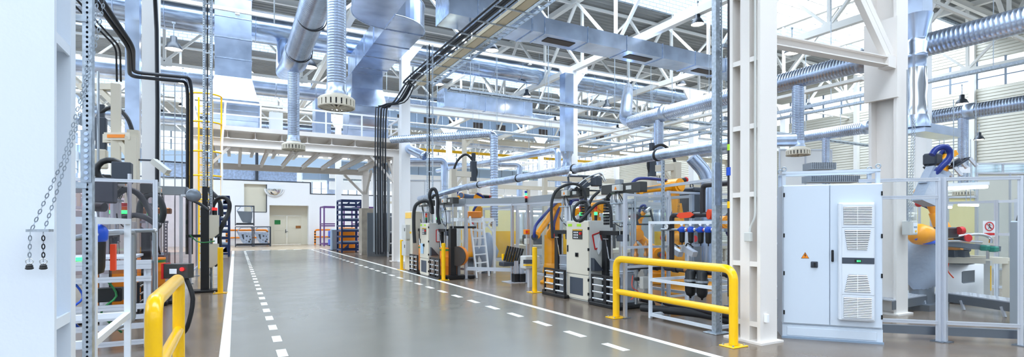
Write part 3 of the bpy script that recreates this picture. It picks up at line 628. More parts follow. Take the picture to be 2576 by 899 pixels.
for k in range(6): m.box((-2.6,7+k*1.6,7.95),(-1.8,7.05+k*1.6,8.0)); m.box((-2.08,7+k*1.6,7.6),(-2.02,7.06+k*1.6,8.0))
part('tray_ladder', m, 'zinc', o, True); part('tray_pan', MB().box((-2.75,6,7.98),(-2.4,17.2,8.02)), 'tray_beige', o, True); m = MB()
m.tube([(-1.98,6,8.12),(-1.98,15.5,8.1),(-1.9,17,7),(-1.9,17,.5)], .05, 8, 3); part('cable_bundle', m, 'cable', o, True)
o = thing('conduit_run', 'twin black conduits bending down beside the caged ladder', 'conduit', (-.9,13,3)); m = MB()
for du, r in ((0,.045),(9,.045)):
    m.elbow_pipe([D(238+du*2,0,9.5), D(324+du*1.2,118,11), D(326+du,192-du*1.1,12.5), D(468+du,206-du*1.2,14.5), D(472+du*1.1,235-du,14.5), D(471+du*1.1,640,14.5)], r, .3, 10)
for du in (-22,-32): m.elbow_pipe([D(238+du*2,0,9.5), D(324+du,118,11), D(326+du,205,11.5)], .02, .2, 8)
part('conduit_pipe', m, 'cable', o, True)
# far left pipes and rails (thin vertical rods by the column)
o = thing('rod_screen', 'screen of thin galvanised rods beside the left hall column', 'rack', (-2,15,0)); m = MB()
for u in (412,440,458): m.bar(D(u,210,14), V((D(u,210,14).x,D(u,210,14).y,0)), .025)
for v in (230,310,390,450): m.bar(D(408,v,14), D(466,v,14), .02)
part('rod_grid', m, 'steel_pipe', o, True)
bentpipe([D(180,250,9), D(212,300,8.5), D(214,301,8.5)], .12, 'dark round duct end beside the near perforated strut')
o = thing('rectangular_duct', 'vertical silver duct with square reducer left of the hall column', 'duct', (-3.5,16,0)); A = D(335,0,15)
part('duct_body', MB().box((A.x-.17,A.y-.17,3.9),(A.x+.17,A.y+.17,9.8)), 'galv', o, True); part('duct_reducer', MB().lathe((A.x,A.y,3.0), [(.17,0),(.17,.5),(.22,.9)], 20), 'galv', o, True); part('duct_tail', MB().lathe((A.x,A.y,.5), [(.16,0),(.16,2.5)], 20), 'galv', o, True)
o = thing('rectangular_duct', 'galvanised drop duct fixed beside the white hall column', 'duct', (15.2,21.8,0)); A = D(1426,0,27)
part('duct_body', MB().box((A.x-.28,A.y-.25,5.4),(A.x+.25,A.y+.25,9.6)), 'galv', o, True); part('duct_reducer', MB().lathe((A.x,A.y,3.9), [(.27,0),(.27,.9),(.22,1),(.22,1.3),(.36,1.6)], 20), 'galv', o, True)
bentpipe([D(1655,270,22), D(1655,560,22), D(1656,562,22)], .18, 'vertical grey duct between the ladder fence and the yellow robot')
# ================================================================ FOREGROUND
def xf(mb, M):   # transform a builder's points
    mb.v = [tuple(M @ V(p)) for p in mb.v]; return mb
def guard(x, ya, yb_, label):
    o = thing('guard_rail', label, 'guard rail', (x,ya,0)); r = .06
    part('hoop', MB().elbow_pipe([(x,ya,.02),(x,ya,1.05),(x,yb_,1.05),(x,yb_,.02)], r, .17, 20, 8), 'yellow', o, True)
    part('middle_rail', MB().cyl((x,ya+.03,.47),(x,yb_-.03,.47), r*.86, n=20), 'yellow', o, True)
    for y in (ya, yb_):
        b = MB().rbox((x-.15,y-.12,0),(x+.15,y+.12,.015), .004); p = part('base_plate', b, 'yellow', o, True)
        for sx in (-.11,.11):
            for sy in (-.08,.08): part('bolt', MB().cyl((x+sx,y+sy,.015),(x+sx,y+sy,.035),.014,n=6), 'zinc', p, True)
    return o
guard(5.98, 4.72, 7.17, 'large yellow hoop guard rail on the right-side floor in front of the pipe rack')['label'] = 'long yellow hoop guard rail standing in front of the blue filter rack'
guard(-.56, 4.84, 6.85, 'yellow hoop guard rail seen end-on in front of the near rack of grey frames')
def bollard(x, y, label):
    o = thing('bollard', label, 'bollard', (x,y,0), group='yellow floor bollards'); part('post', MB().cyl((x,y,.01),(x,y,1.1),.06,n=24).lathe((x,y,1.1),[(.06,0),(.05,.01),(0,.012)],24), 'yellow', o, True)
    b = part('base_plate', MB().rbox((x-.15,y-.14,0),(x+.15,y+.14,.015),.004), 'yellow', o, True)
    for sx in (-.12,.12):
        for sy in (-.1,.1): part('bolt', MB().cyl((x+sx,y+sy,.015),(x+sx,y+sy,.04),.015,n=6), 'zinc', b, True)
bollard(6.47,10.82,'yellow bollard beside the grey drum pump and the magazine of yellow cradles'); bollard(5.5,14.53,'yellow bollard in front of the orange drum with the black mast')
bollard(5.42,18.65,'yellow bollard beside the white mezzanine post'); bollard(-.32,14.32,'yellow bollard in front of the two beige boxes')
# ---- hoist chain
o = thing('chain_hoist_chain', 'steel hand chain looped beside the wide white column with two black ball handles', 'chain', tuple(AY(96,581,4.1)))
def chain(pts, name):
    m = MB(); P = [V(p) for p in pts]; k = 0; step = .025
    for i in range(len(P)-1):
        d_ = P[i+1]-P[i]; L = d_.length; d_.normalize(); n = max(1, int(L/step)); a = d_.cross(V((0,1,.01))).normalized(); b = a.cross(d_)
        for j in range(n):
            c = P[i]+d_*(L*(j+.5)/n); s_ = a if k % 2 else b; k += 1; t2 = a if not k % 2 else b; vs = []
            for q in range(8):
                t = 2*PI*q/8; ctr = d_*math.cos(t)*.0165+s_*math.sin(t)*.0072; out = (d_*math.cos(t)+s_*math.sin(t)).normalized()
                for w_ in range(4): an = PI/2*w_; vs.append(c+ctr+out*math.cos(an)*.0027+t2*math.sin(an)*.0027)
            m.add(vs, [(q*4+w_, ((q+1) % 8)*4+w_, ((q+1) % 8)*4+(w_+1) % 4, q*4+(w_+1) % 4) for q in range(8) for w_ in range(4)])
    part(name, m, 'zinc', o, True)
Yc = 4.1
A1, A2 = AY(80,578,Yc), AY(112,578,Yc)
chain([AY(245,0,Yc), AY(232,100,Yc), AY(205,240,Yc), AY(160,400,Yc), A1], 'chain_strand'); chain([AY(262,0,Yc), AY(245,90,Yc), AY(215,235,Yc), AY(170,400,Yc), A2], 'chain_strand')
B1, B2 = AY(74,658,Yc), AY(109,658,Yc); chain([AY(76,584,Yc), B1], 'chain_strand'); chain([AY(109,584,Yc), B2], 'chain_strand')
part('hook_bar', MB().box(AY(67,584,Yc)+V((0,-.02,0)), AY(125,577,Yc)+V((0,.08,0))), 'zinc', o, True)
for B in (B1, B2): part('ball_handle', MB().sphere(B+V((0,0,-.032)), .018, 16).lathe(B+V((0,0,-.05)),[(.012,0),(.02,.004),(.02,.012),(.012,.016)],16), 'black', o, True); part('handle_ring', MB().torus(B, .017, .003, 1, 16, 5), 'chrome', o, True)
# ---- near perforated strut
pp = AX(219,567,-1.06); o = thing('perforated_strut', 'tall galvanised perforated strut beside the wide white column', 'strut', (pp.x,pp.y,0))
part('strut_profile', MB().perf((pp.x,pp.y,0), .066, .0, 9, (-.15,-1,0), .04, .009), 'zinc', o, True)
part('strut_shade_sheet', MB().box((pp.x-.03,pp.y+.045,0),(pp.x+.03,pp.y+.05,9)), 'slot_dark', o, True)  # dark sheet added as the shade inside the channel
for z0, z1 in ((2.0,2.42),): part('splice_plate', MB().box((pp.x-.04,pp.y-.016,z0),(pp.x+.03,pp.y-.01,z1)), 'zinc', o, True)
for k in range(9): part('bolt', MB().cyl((pp.x-.0,pp.y-.012,2.03+k*.045),(pp.x-.003,pp.y-.024,2.03+k*.045),.015,n=12), 'galv_flat', o, True)
for z in (1.95,3.3): part('cross_arm', MB().box((-1.36,pp.y-.01,z),(pp.x,pp.y+.04,z+.05)), 'zinc', o, True)
# ---- square tube racks with filters and pipework
def rack(xa, xb, ya, yb_, zt, label, zm=.68, t=.05):
    o = thing('pipe_rack', label, 'rack', ((xa+xb)/2,(ya+yb_)/2,0))
    for x in (xa, xb):
        for y in (ya, yb_): part('leg', MB().box((x-t/2,y-t/2,0),(x+t/2,y+t/2,zt)), 'steel_cool', o, True)
        for z in (.06, zm, zt-t/2): part('side_rail', MB().box((x-t/2,ya+t/2,z-t/2),(x+t/2,yb_-t/2,z+t/2)), 'steel_cool', o, True)
    for y in (ya, yb_):
        for z in (.06, zm, zt-t/2): part('cross_rail', MB().box((xa+t/2,y-t/2,z-t/2),(xb-t/2,y+t/2,z+t/2)), 'steel_cool', o, True)
    return o
rack(6.5, 7.4, 5.48, 6.86, 1.72, 'white square tube rack holding the blue filters behind the long guard rail')
rack(-1.8, -1.05, 5.44, 7.02, 1.72, 'white square tube rack with black filter bowls behind the near perforated strut', .66, .058)
def make_filter():
    o = thing('compressed_air_filter', 'x', 'filter'); WM[o] = Matrix.Identity(4)
    part('filter_head', MB().lathe((0,0,0), [(.045,-.02),(.06,0),(.062,.05),(.05,.07),(.03,.085),(0,.09)], 20).cyl((0,-.085,.03),(0,.085,.03),.028,n=16), 'blue', o)
    part('bowl', MB().lathe((0,0,-.2), [(0,-.04),(.008,-.04),(.01,0),(.04,.01),(.046,.04),(.05,.19)], 20), 'black', o)
    part('gauge', MB().cyl((0,0,.08),(0,0,.11),.012,n=10).cyl((-.02,0,.13),(.0,0,.13),.03,n=16), 'paper', o)
    part('coupling', MB().cyl((0,-.12,.03),(0,-.08,.03),.036,n=8), 'chrome', o); return o
fp = None
for u, l in ((1716,'blue headed air filter, first on the rack pipe past the aluminium fence'),(1738,'blue headed air filter with yellow tag, second along the rack pipe'),(1763,'blue headed air filter, third along the rack pipe'),(1782,'blue headed air filter tucked against the perforated strut on the rack')):
    p = AX(u,580,6.9); p.z = 1.54
    if fp is None: fp = make_filter(); fp.location = p; fp['label'] = l; fp['group'] = 'air filters on the right rack'
    else: dup(fp, p, 0, l, 'air filters on the right rack')
for (x, y), l in (((-1.12,5.92),'large blue headed filter with ribbed black bowl inside the near white rack'),((-1.4,5.3),'blue headed filter between the wide white column and the perforated strut')):
    q = dup(fp, (x,y,1.52), 0, l, 'air filters on the left rack'); q.scale = (1.5,1.5,1.6)
o = thing('air_pipe', 'galvanised pipe carrying the blue filters with red taped couplings', 'pipe', (6.9,5.2,1.57))
part('pipe_run', MB().cyl((6.9,5.0,1.57),(6.9,7.0,1.57),.022), 'steel_pipe', o, True)
for y in (6.35,6.02,5.75): part('coupling', MB().cyl((6.9,y-.05,1.57),(6.9,y+.05,1.57),.03,n=8), 'red', o, True, 'red taped coupling')
o = thing('air_pipe', 'galvanised pipe with bends behind the near white rack', 'pipe', (-1.1,6,1.5))
part('pipe_run', MB().elbow_pipe([(-1.3,5.0,1.5),(-1.12,6.0,1.57),(-1.1,7.3,1.57),(-1.08,7.6,1.57),(-1.08,7.6,.5),(-1.5,7.6,.3)], .026, .06).elbow_pipe([(-1.5,7.6,1.57),(-.98,8.55,1.58),(-.98,8.55,.4)], .026, .06), 'steel_pipe', o, True)
part('red_tag', MB().box((-1.0,6.05,1.22),(-1.04,6.12,1.47)), 'orange_red', o, True, 'red strap'); part('elbow_fitting', MB().sphere((-.98,8.55,1.57),.036), 'chrome', o, True)
o = thing('pipe_manifold', 'black pipe manifold with strainers and orange handled valves inside the rack', 'pipework', (7,6,.8))
Xm = 7.0
hp = AX(1612,688,Xm); he = AX(1836,690,Xm); z0 = .86
part('header_pipe', MB().elbow_pipe([(Xm,hp.y+.1,z0-.1),(Xm,hp.y,z0),(Xm,5.0,z0)], .05), 'blackpipe', o, True)
for y in (7.25,6.75,6.2,5.6,5.3): part('pipe_collar', MB().cyl((Xm,y-.05,z0),(Xm,y+.05,z0),.068), 'black', o, True)
for u in (1737,1766):
    y = AX(u,700,Xm-.1).y; part('strainer', MB().lathe((Xm-.1,y,.42), [(0,-.03),(.015,-.03),(.02,0),(.07,.03),(.09,.09),(.092,.26),(.1,.27),(.1,.31),(.088,.32),(.088,.43),(.05,.48),(.02,.5),(0,.5)], 24), 'black', o, True)
    part('strainer_clamp', MB().lathe((Xm-.1,y,.68), [(.104,0),(.106,.02),(.104,.04)], 24), 'zinc', o, True); part('brass_union', MB().cyl((Xm,y+.12,z0),(Xm,y+.2,z0),.06,n=8), 'brass', o, True)
for y, c in ((6.0,'teal'),(5.55,'teal'),(6.55,'red')): part('valve_knob', MB().lathe((Xm,y,z0+.05), [(.01,0),(.01,.03),(.045,.04),(.04,.055),(0,.06)], 12), c, o, True)
zt = 1.83; yv = AX(1768,540,Xm).y; yl = AX(1690,540,Xm).y
part('upper_pipe', MB().elbow_pipe([(Xm-.1,yl+.4,.98),(Xm,yl,.98),(Xm,yl,zt),(Xm,yv-.25,zt)], .045, .08), 'blackpipe', o, True)
part('riser_pipe', MB().elbow_pipe([(Xm,yv,zt),(Xm,yv,2.33),(Xm,5.35,2.33),(6.75,5.2,2.5),(6.72,5.15,9)], .045, .09), 'blackpipe', o, True)
for a, b, r, n_ in ((yv+.32,yv+.2,.06,'valve_body'),(yv-.12,yv-.22,.065,'valve_body')): part(n_, MB().cyl((Xm,a,zt),(Xm,b,zt),r), 'black', o, True)
part('valve_handle', MB().prism([(yv+.5,zt-.02),(yv+.45,zt+.035),(yv+.2,zt+.05),(yv+.12,zt),(yv+.2,zt-.05),(yv+.42,zt-.06)], 0, Xm-.1, Xm-.07), 'orange_red', o, True, 'orange red lever handle')
part('valve_handle', MB().cyl((Xm-.1,yv-.2,zt),(Xm-.02,yv-.24,zt),.085,n=12), 'orange_red', o, True, 'orange red hand wheel')
part('elbow_fitting', MB().elbow_pipe([(Xm-.1,7.4,.3),(Xm,6.9,.2),(Xm,5.6,.2)], .05), 'blackpipe', o, True)
part('drain_hose', MB().tube([(Xm-.3,7.3,.1),(Xm,6.2,.13),(Xm+.1,5.6,.08)], .07), 'rubber', o, True)
o = thing('valve_tower', 'twin galvanised risers with brass relief valves beside the fence post', 'pipework', (6.4,7.3,0))
for u in (1600,1625):
    q = AY(u,640,7.45); x, y = q.x, q.y
    part('riser', MB().cyl((x,y,.15),(x,y,1.05),.03), 'steel_pipe', o, True); part('relief_valve', MB().lathe((x,y,1.05), [(.045,0),(.045,.05),(.03,.07),(.032,.16),(.055,.19),(.05,.23),(.02,.26),(.012,.3),(0,.3)], 16), 'brass', o, True)
    for z in (.3,.5,.72,.88): part('union', MB().cyl((x,y,z),(x,y,z+.07),.045,n=8), 'brass' if z > .8 else 'steel_pipe', o, True)
    part('gate_valve', MB().lathe((x,y-.03,.6), [(.05,0),(.06,.03),(.05,.06)], 12), 'black', o, True)
q = AY(1612,700,7.4); part('tee_pipe', MB().elbow_pipe([(q.x-.3,q.y,.86),(q.x+.9,q.y,.86)], .05).elbow_pipe([(q.x-.02,q.y,.25),(q.x+.2,q.y-.1,.2),(q.x+.22,q.y-.1,.02)], .05), 'blackpipe', o, True)
part('junction_body', MB().rbox((q.x-.06,q.y-.12,.45),(q.x+.1,q.y-.02,.68),.01), 'grey_box', o, True); part('red_wire', MB().tube([(q.x-.2,q.y,.7),(q.x-.3,q.y-.1,.5),(q.x-.15,q.y-.1,.4),(q.x-.25,q.y,.25)], .008, 6), 'orange_red', o, True)
for y, z in ((yl-.02,1.62),(5.4,1.66),(5.15,1.66)):
    g_ = part('pressure_gauge', MB().cyl((Xm-.16,y,z),(Xm-.12,y,z),.045,n=24), 'paper', o, True, 'white dial gauge'); part('gauge_rim', MB().cyl((Xm-.15,y,z),(Xm-.115,y,z),.05,n=24), 'black', g_, True); part('gauge_needle', MB().bar((Xm-.162,y,z-.01),(Xm-.162,y+.02,z+.03),.004), 'black', g_, True)
# actuator cylinders on the rack
for i, (u, l) in enumerate(((1700,'silver actuator with black hose hanging in the rack below the first filter'),(1735,'silver actuator hanging in the rack below the second filter'))):
    q = AX(u,633,7.2); o = thing('actuator', l, 'actuator', tuple(q), group='rack actuators')
    part('actuator_body', MB().bar(q+V((0,.12,.05)), q+V((0,-.12,-.05)), .12, .1), 'alu', o, True); part('end_cap', MB().bar(q+V((0,.15,.06)), q+V((0,.12,.05)), .13, .12), 'grey_box', o, True); part('hose', MB().tube([q+V((0,.1,.06)), q+V((0,.05,.14)), q+V((0,-.08,.08))], .012, 6), 'black', o, True)
# ---- right perforated strut mast and services
o = thing('perforated_strut', 'tall galvanised strut mast with base plate in front of the cream column', 'strut', (6.47,5.4,0))
part('strut_profile', MB().box((6.42,5.38,0),(6.425,5.46,9)).box((6.42,5.38,0),(6.513,5.385,9)).box((6.508,5.385,0),(6.513,5.46,9)), 'zinc', o, True)
part('hole_strip', MB().perf((6.535,5.39,0), .045, 0, 9, (-.6,-1,0), .05, .009), 'zinc', o, True)
part('base_plate', MB().rbox((6.33,5.3,0),(6.65,5.55,.015),.004), 'zinc', o, True)
part('backing_channel', MB().box((6.38,5.36,1.95),(6.5,5.378,2.6)), 'galv_flat', o, True)
for z in (3.25,4.35,2.0,1.55): part('bracket_arm', MB().box((6.5,5.3,z),(6.85,5.34,z+.05)).perf((6.68,5.29,0), .01, z, z+.05, (0,-1,0), .05, .004), 'zinc', o, True)
o = thing('service_pipe', 'galvanised conduit with pale blue band beside the strut mast', 'pipe', (6.63,5.25,0)); part('pipe_run', MB().box((6.61,5.2,.3),(6.66,5.24,9)), 'zinc', o, True); part('blue_band', MB().box((6.605,5.195,2.9),(6.665,5.245,3.0)), 'blue_film', o, True)
q = AY(1833,385,5.12); o = thing('service_pipe', 'black riser pipe with green band and blue clamp on the cream column', 'pipe', tuple(q)); part('pipe_run', MB().cyl((q.x+.02,q.y,.6),(q.x+.02,q.y,9),.03), 'blackpipe', o, True); part('green_band', MB().cyl((q.x+.02,q.y,2.75),(q.x+.02,q.y,2.84),.034), 'lime', o, True)
part('blue_clamp', MB().cyl((q.x+.02,q.y,2.38),(q.x+.02,q.y,2.5),.045), 'blue', o, True); part('yellow_band', MB().cyl((q.x+.02,q.y,1.9),(q.x+.02,q.y,2.0),.034), 'yellow', o, True)
# conduit on cream column
o = thing('column_conduit', 'grey conduit with small junction box on the cream column', 'conduit', (6.35,4.6,1.5)); q = AX(1886,590,6.34)
part('conduit_pipe', MB().elbow_pipe([(6.35,4.66,7),(6.35,4.66,1.75),(6.35,q.y,1.62),(6.34,q.y,1.5)], .016, .08), 'grey_box', o, True); part('junction_box', MB().rbox((6.28,q.y-.05,1.42),(6.34,q.y+.05,1.55),.008), 'grey_box', o, True)
part('column_socket', MB().rbox((6.45,4.55,.3),(6.5,4.6,.42),.006), 'white_paint', o, True)
# ---- big switch cabinet
PL, PR = V((7.04,4.72,0)), V((7.86,3.79,0)); dx_ = (PR-PL).normalized(); ang = math.atan2(dx_.y, dx_.x); W = (PR-PL).length
cb = thing('switch_cabinet', 'tall pale blue grey two door switch cabinet with cooling unit', 'cabinet', tuple(PL), ang)   # local: x along face, -y outward
WMs = WM[cb]; H1 = 2.235; Dp = .55
def lp(name, mb, m, par=cb, label=None):
    o = bpy.data.objects.new(name, mb.mesh(name)); COL.objects.link(o); o.data.materials.append(MATS[m]); o.parent = par; WM[o] = WMs
    if label: o['label'] = label
    return o
lp('body', MB().rbox((0,.03,.2),(W,Dp,H1),.008), 'cab_paint')
pn = lp('plinth', MB().box((0,.02,0),(W,Dp-.02,.2)), 'cab_paint'); lp('plinth_cover', MB().rbox((.06,.008,.045),(W-.07,.02,.165),.003), 'cab_paint', pn); lp('floor_strip', MB().box((-.01,-.0,0),(W+.01,.018,.03)), 'band_blue', pn)
sp = .6
dl = lp('door', MB().rbox((.012,-.005,.225),(sp-.004,.03,H1-.012),.006), 'cab_paint'); dr_ = lp('door', MB().rbox((sp+.004,-.005,.225),(W-.012,.03,H1-.012),.006), 'cab_paint')
for z in (2.09,1.5,.95,.38): lp('hinge', MB().box((.008,-.014,z-.03),(.03,.0,z+.03)), 'black', dl); lp('hinge', MB().box((W-.03,-.014,z-.03),(W-.008,.0,z+.03)), 'black', dr_)
lp('door_handle', MB().rbox((sp+.015,-.03,1.13),(sp+.045,-.005,1.3),.008).rbox((sp+.02,-.045,1.15),(sp+.04,-.03,1.27),.004), 'black', dr_)
rs = lp('rotary_switch', MB().rbox((.36,-.02,1.04),(.45,-.005,1.13),.008).cyl((.405,-.02,1.085),(.405,-.035,1.085),.032), 'dark_steel', dl); lp('switch_knob', MB().box((.395,-.06,1.055),(.415,-.03,1.115)), 'black', rs)
tr = lp('warning_sign', MB().prism([(.245,1.175),(.335,1.175),(.29,1.255)], 1, -.009, -.005), 'orange', dl, 'yellow triangle with lightning symbol')
lp('sign_edge', MB().prism([(.238,1.17),(.342,1.17),(.29,1.262)], 1, -.0075, -.005), 'black', tr); lp('lightning_mark', MB().prism([(.293,1.245),(.278,1.21),(.29,1.21),(.284,1.182),(.304,1.218),(.292,1.218),(.3,1.245)], 1, -.011, -.009), 'black', tr)
ca, cb2 = .69, 1.12; ac = lp('cooling_unit', MB().rbox((ca,-.09,.32),(cb2,-.005,1.965),.012), 'cab_panel', cb)
lp('unit_face', MB().rbox((ca+.035,-.105,.345),(cb2-.012,-.09,1.945),.006), 'cab_panel', ac)
def louvre(xa, xb, xc, xd, z0_, z1_, n):   # bottom xa..xb, top xc..xd
    bk = MB().prism([(xa,z0_),(xb,z0_),(xd,z1_),(xc,z1_)], 1, -.108, -.1055); g = lp('grille', bk, 'slot_dark', ac); s_ = MB()
    for k in range(n):
        t = (k+.5)/n; z = z0_+(z1_-z0_)*t; a = xa+(xc-xa)*t; b = xb+(xd-xb)*t; s_.add([(a,-.108,z+.008),(b,-.108,z+.008),(b,-.121,z-.004),(a,-.121,z-.004),(b,-.119,z-.007),(a,-.119,z-.007)], [(0,1,2,3),(3,2,4,5)])
    xm = (xa+xb)/2; s_.box((xm-.004,-.118,z0_),(xm+.004,-.108,z1_)); lp('grille_slats', s_, 'paper', g)
louvre(.745,1.075,.74,1.08,1.66,1.91,11); louvre(.79,1.02,.755,1.065,1.31,1.585,11); louvre(.755,1.065,.8,1.02,.725,.965,10); louvre(.745,1.075,.745,1.075,.37,.65,12)
lp('display_band', MB().box((ca+.035,-.109,1.115),(cb2-.012,-.105,1.2)), 'slot_dark', ac); lp('display', MB().box((.875,-.112,1.135),(.955,-.109,1.175)), 'black', ac); lp('digit_display', MB().box((.9,-.1135,1.145),(.925,-.112,1.165)).box((.932,-.1135,1.145),(.945,-.112,1.165)), 'green_glow', ac)
for z in (.685,1.62): lp('face_joint', MB().box((ca+.035,-.1065,z-.002),(cb2-.012,-.1045,z+.002)), 'slot_dark', ac)
fz = 2.40
lp('lifting_frame', MB().box((.0,.04,fz),(W-.02,.12,fz+.035)).box((.0,.42,fz),(W-.02,.5,fz+.035)).box((0,.04,fz),(.04,.5,fz+.035)).box((W-.06,.04,fz),(W-.02,.5,fz+.035)), 'cab_paint')
for x in (.0,W-.07):
    for y in (.05,.44): lp('frame_post', MB().box((x,y,H1),(x+.05,y+.05,fz)), 'cab_paint'); lp('eye_bolt', MB().torus((x+.03,y+.02,fz+.075),.028,.009,1,18,8).cyl((x+.03,y+.02,fz+.03),(x+.03,y+.02,fz+.05),.022), 'zinc')
def ctray(u0, v0, u1, v1, d_, hz, label):
    a, b = D(u0,v0,d_), D(u1,v1,d_); a.z = b.z = (a.z+b.z)/2; o = thing('covered_cable_tray', label, 'cable tray', tuple(a)); dd = (b-a).normalized(); part('tray_side', MB().bar(a, b, .25, hz), 'box_side', o, True)
    nrm = V((-dd.y,dd.x,0)); nrm = nrm if nrm.dot(V((S_,C_,0))) < 0 else -nrm; m = MB(); L = (b-a).length
    for k in range(int(L/.03)):
        for j in range(5): c = a+dd*(.02+k*.03)+nrm*.126+V((0,0,-hz/2+.02+j*hz/5.2)); m.box(c-V((.006,.006,.006)), c+V((.006,.006,.006)))
    part('perforation_pattern', m, 'dark_steel', o, True)
ctray(2030,422,2092,418,8.4,.11,'perforated grey cable tray above the lifting frame of the switch cabinet'); ctray(2028,454,2150,450,8.0,.1,'perforated grey cable tray lying inside the lifting frame of the switch cabinet')
# ---- machine fences of aluminium profile
def fence(pts, zt, label, rails=(.25,), glass='glass', w=.06, fzb=.25, posts=None, gl=True, base=True):
    o = thing('safety_fence', label, 'fence', tuple(V(pts[0]).xy)+(0,)); P = [V((p[0],p[1],0)) for p in pts]
    for i, p in enumerate(P):
        if posts is None or i in posts:
            q = part('post', MB().alu(p, p+V((0,0,zt)), w), 'alu', o, True)
            if base: part('foot_plate', MB().box(p-V((.08,.08,0)), p+V((.08,.08,.012))), 'alu_dark', q, True)
    for i in range(len(P)-1):
        a, b = P[i], P[i+1]
        for z in tuple(rails)+(zt-w/2,): part('rail', MB().alu(a+V((0,0,z)), b+V((0,0,z)), w*.8), 'alu', o, True)
        if gl: part('glass_pane', MB().bar((a+b)/2*1+(a-b)*.5+V((0,0,(fzb+zt)/2)), (a+b)/2+(b-a)*.5+V((0,0,(fzb+zt)/2)), .006, zt-fzb-.02), glass, o, True)
    return o
fd = V((.723,-.69,0)); F0 = V((8.77,3.52,0))
fence([F0-fd*1.0, F0], 2.33, 'aluminium framed clear fence bay beside the switch cabinet', rails=(.27,2.05), posts=(1,), w=.06)
fence([F0+fd*.065, F0+fd*.95, F0+fd*2.2], 2.33, 'long aluminium framed clear fence in front of the robot cell', rails=(.27,), w=.06)
solo('kick_beam', MB().bar(F0-fd*1.1+V((.1,.1,.13)), F0+fd*2.3+V((.1,.1,.13)), .08, .12), 'alu_dark', 'grey steel beam lying along the foot of the robot cell fence', 'beam')
fence([(6.11,7.08),(7.2,7.12)], 2.22, 'aluminium fence panel between the drum pump and the filter rack', rails=(1.25,.9), w=.055, fzb=1.28)
fence([(7.2,7.12),(8.9,7.12),(10.6,7.2)], 2.3, 'aluminium fence running behind the filter rack', rails=(1.25,.3), w=.05)
def topbox(o, a, b, z): part('top_beam', MB().bar(V((a[0],a[1],z)), V((b[0],b[1],z)), .08, .17), 'box_side', o, True)
o = fence([(5.9,15.9),(6.22,14.5),(7.24,13.4),(7.36,12.7),(7.4,10.7)], 2.3, 'glazed fence with grey top beam behind the white ladder', rails=(.3,), w=.08)
for a, b in (((5.9,15.9),(6.22,14.5)),((6.22,14.5),(7.24,13.4)),((7.24,13.4),(7.36,12.7)),((7.36,12.7),(7.4,9.9))): topbox(o, a, b, 2.38)
fence([(7.4,9.9),(7.9,8.9),(7.9,7.2)], 2.25, 'glazed fence behind the grey drum pumps', rails=(.3,), w=.07)
fence([(-1.1,9.7),(-3.6,9.8)], 2.36, 'aluminium fence facing the guard rail on the aisle edge', rails=(), w=.06, fzb=.9, glass='glass_smoke')['label'] = 'aluminium framed fence panel behind the near white rack'
# ---- ladder platform
o = thing('step_platform', 'white ladder and platform standing at the glazed fence', 'ladder', (6.9,14.8,0)); fa, fb = V((6.6,14.55,0)), V((7.22,14.95,0)); ta, tb = D(1182,545,16.5), D(1214,545,17.0); ta.z = tb.z = 1.93
for a, b in ((fa,ta),(fb,tb)): part('stile', MB().bar(a, b, .05, .07), 'white_paint', o, True)
for k in range(7): t = .1+k*.135; part('rung', MB().bar(fa.lerp(ta,t), fb.lerp(tb,t), .035), 'white_paint', o, True)
pa, pb = D(1152,552,17.4), D(1243,552,17.6); pa.z = pb.z = 1.86; pb2 = pb+V((-.3,.9,0)); pa2 = pa+V((-.3,.9,0))
part('platform_deck', MB().prism([(p.x,p.y) for p in (pa,pb,pb2,pa2)], 2, 1.78, 1.9), 'white_paint', o, True)
for p in (pa, pb, pb2, pa2, pa.lerp(pb,.6)): part('leg', MB().bar((p.x,p.y,0),(p.x,p.y,1.8),.09), 'white_paint', o, True)
for p, q in ((pb,pa),(pa.lerp(pb,.6),pb),(pa.lerp(pb,.6),pa)): d_ = (q-p).normalized()*.4; part('knee_brace', MB().bar((p.x,p.y,1.4),(p.x+d_.x,p.y+d_.y,1.8),.06), 'white_paint', o, True)
q = D(1192,538,17.5); solo('yellow_case', MB().rbox((q.x-.25,q.y-.1,1.9),(q.x+.25,q.y+.1,2.12),.02), 'orange', 'orange case on top of the white ladder platform', 'case')
solo('floor_rail', MB().alu((6.25,14.45,.35),(7.24,13.4,.35),.05), 'alu', 'low aluminium rail across the foot of the ladder fence', 'rail')
# brown disc on frame
q = D(1151,645,15.6); o = thing('round_cover', 'round brown brushed disc on an orange reel beside the black mast', 'disc', tuple(q)); part('disc_face', MB().cyl(q+V((-.03,-.02,0)), q+V((0,0,0)), .3, n=36), 'grille', o, True); part('disc_body', MB().cyl(q, q+V((.12,.09,0)), .3, n=36), 'orange', o, True); part('disc_stand', MB().bar(q+V((.06,.05,-.28)), V((q.x+.06,q.y+.05,0)), .08), 'alu_dark', o, True)
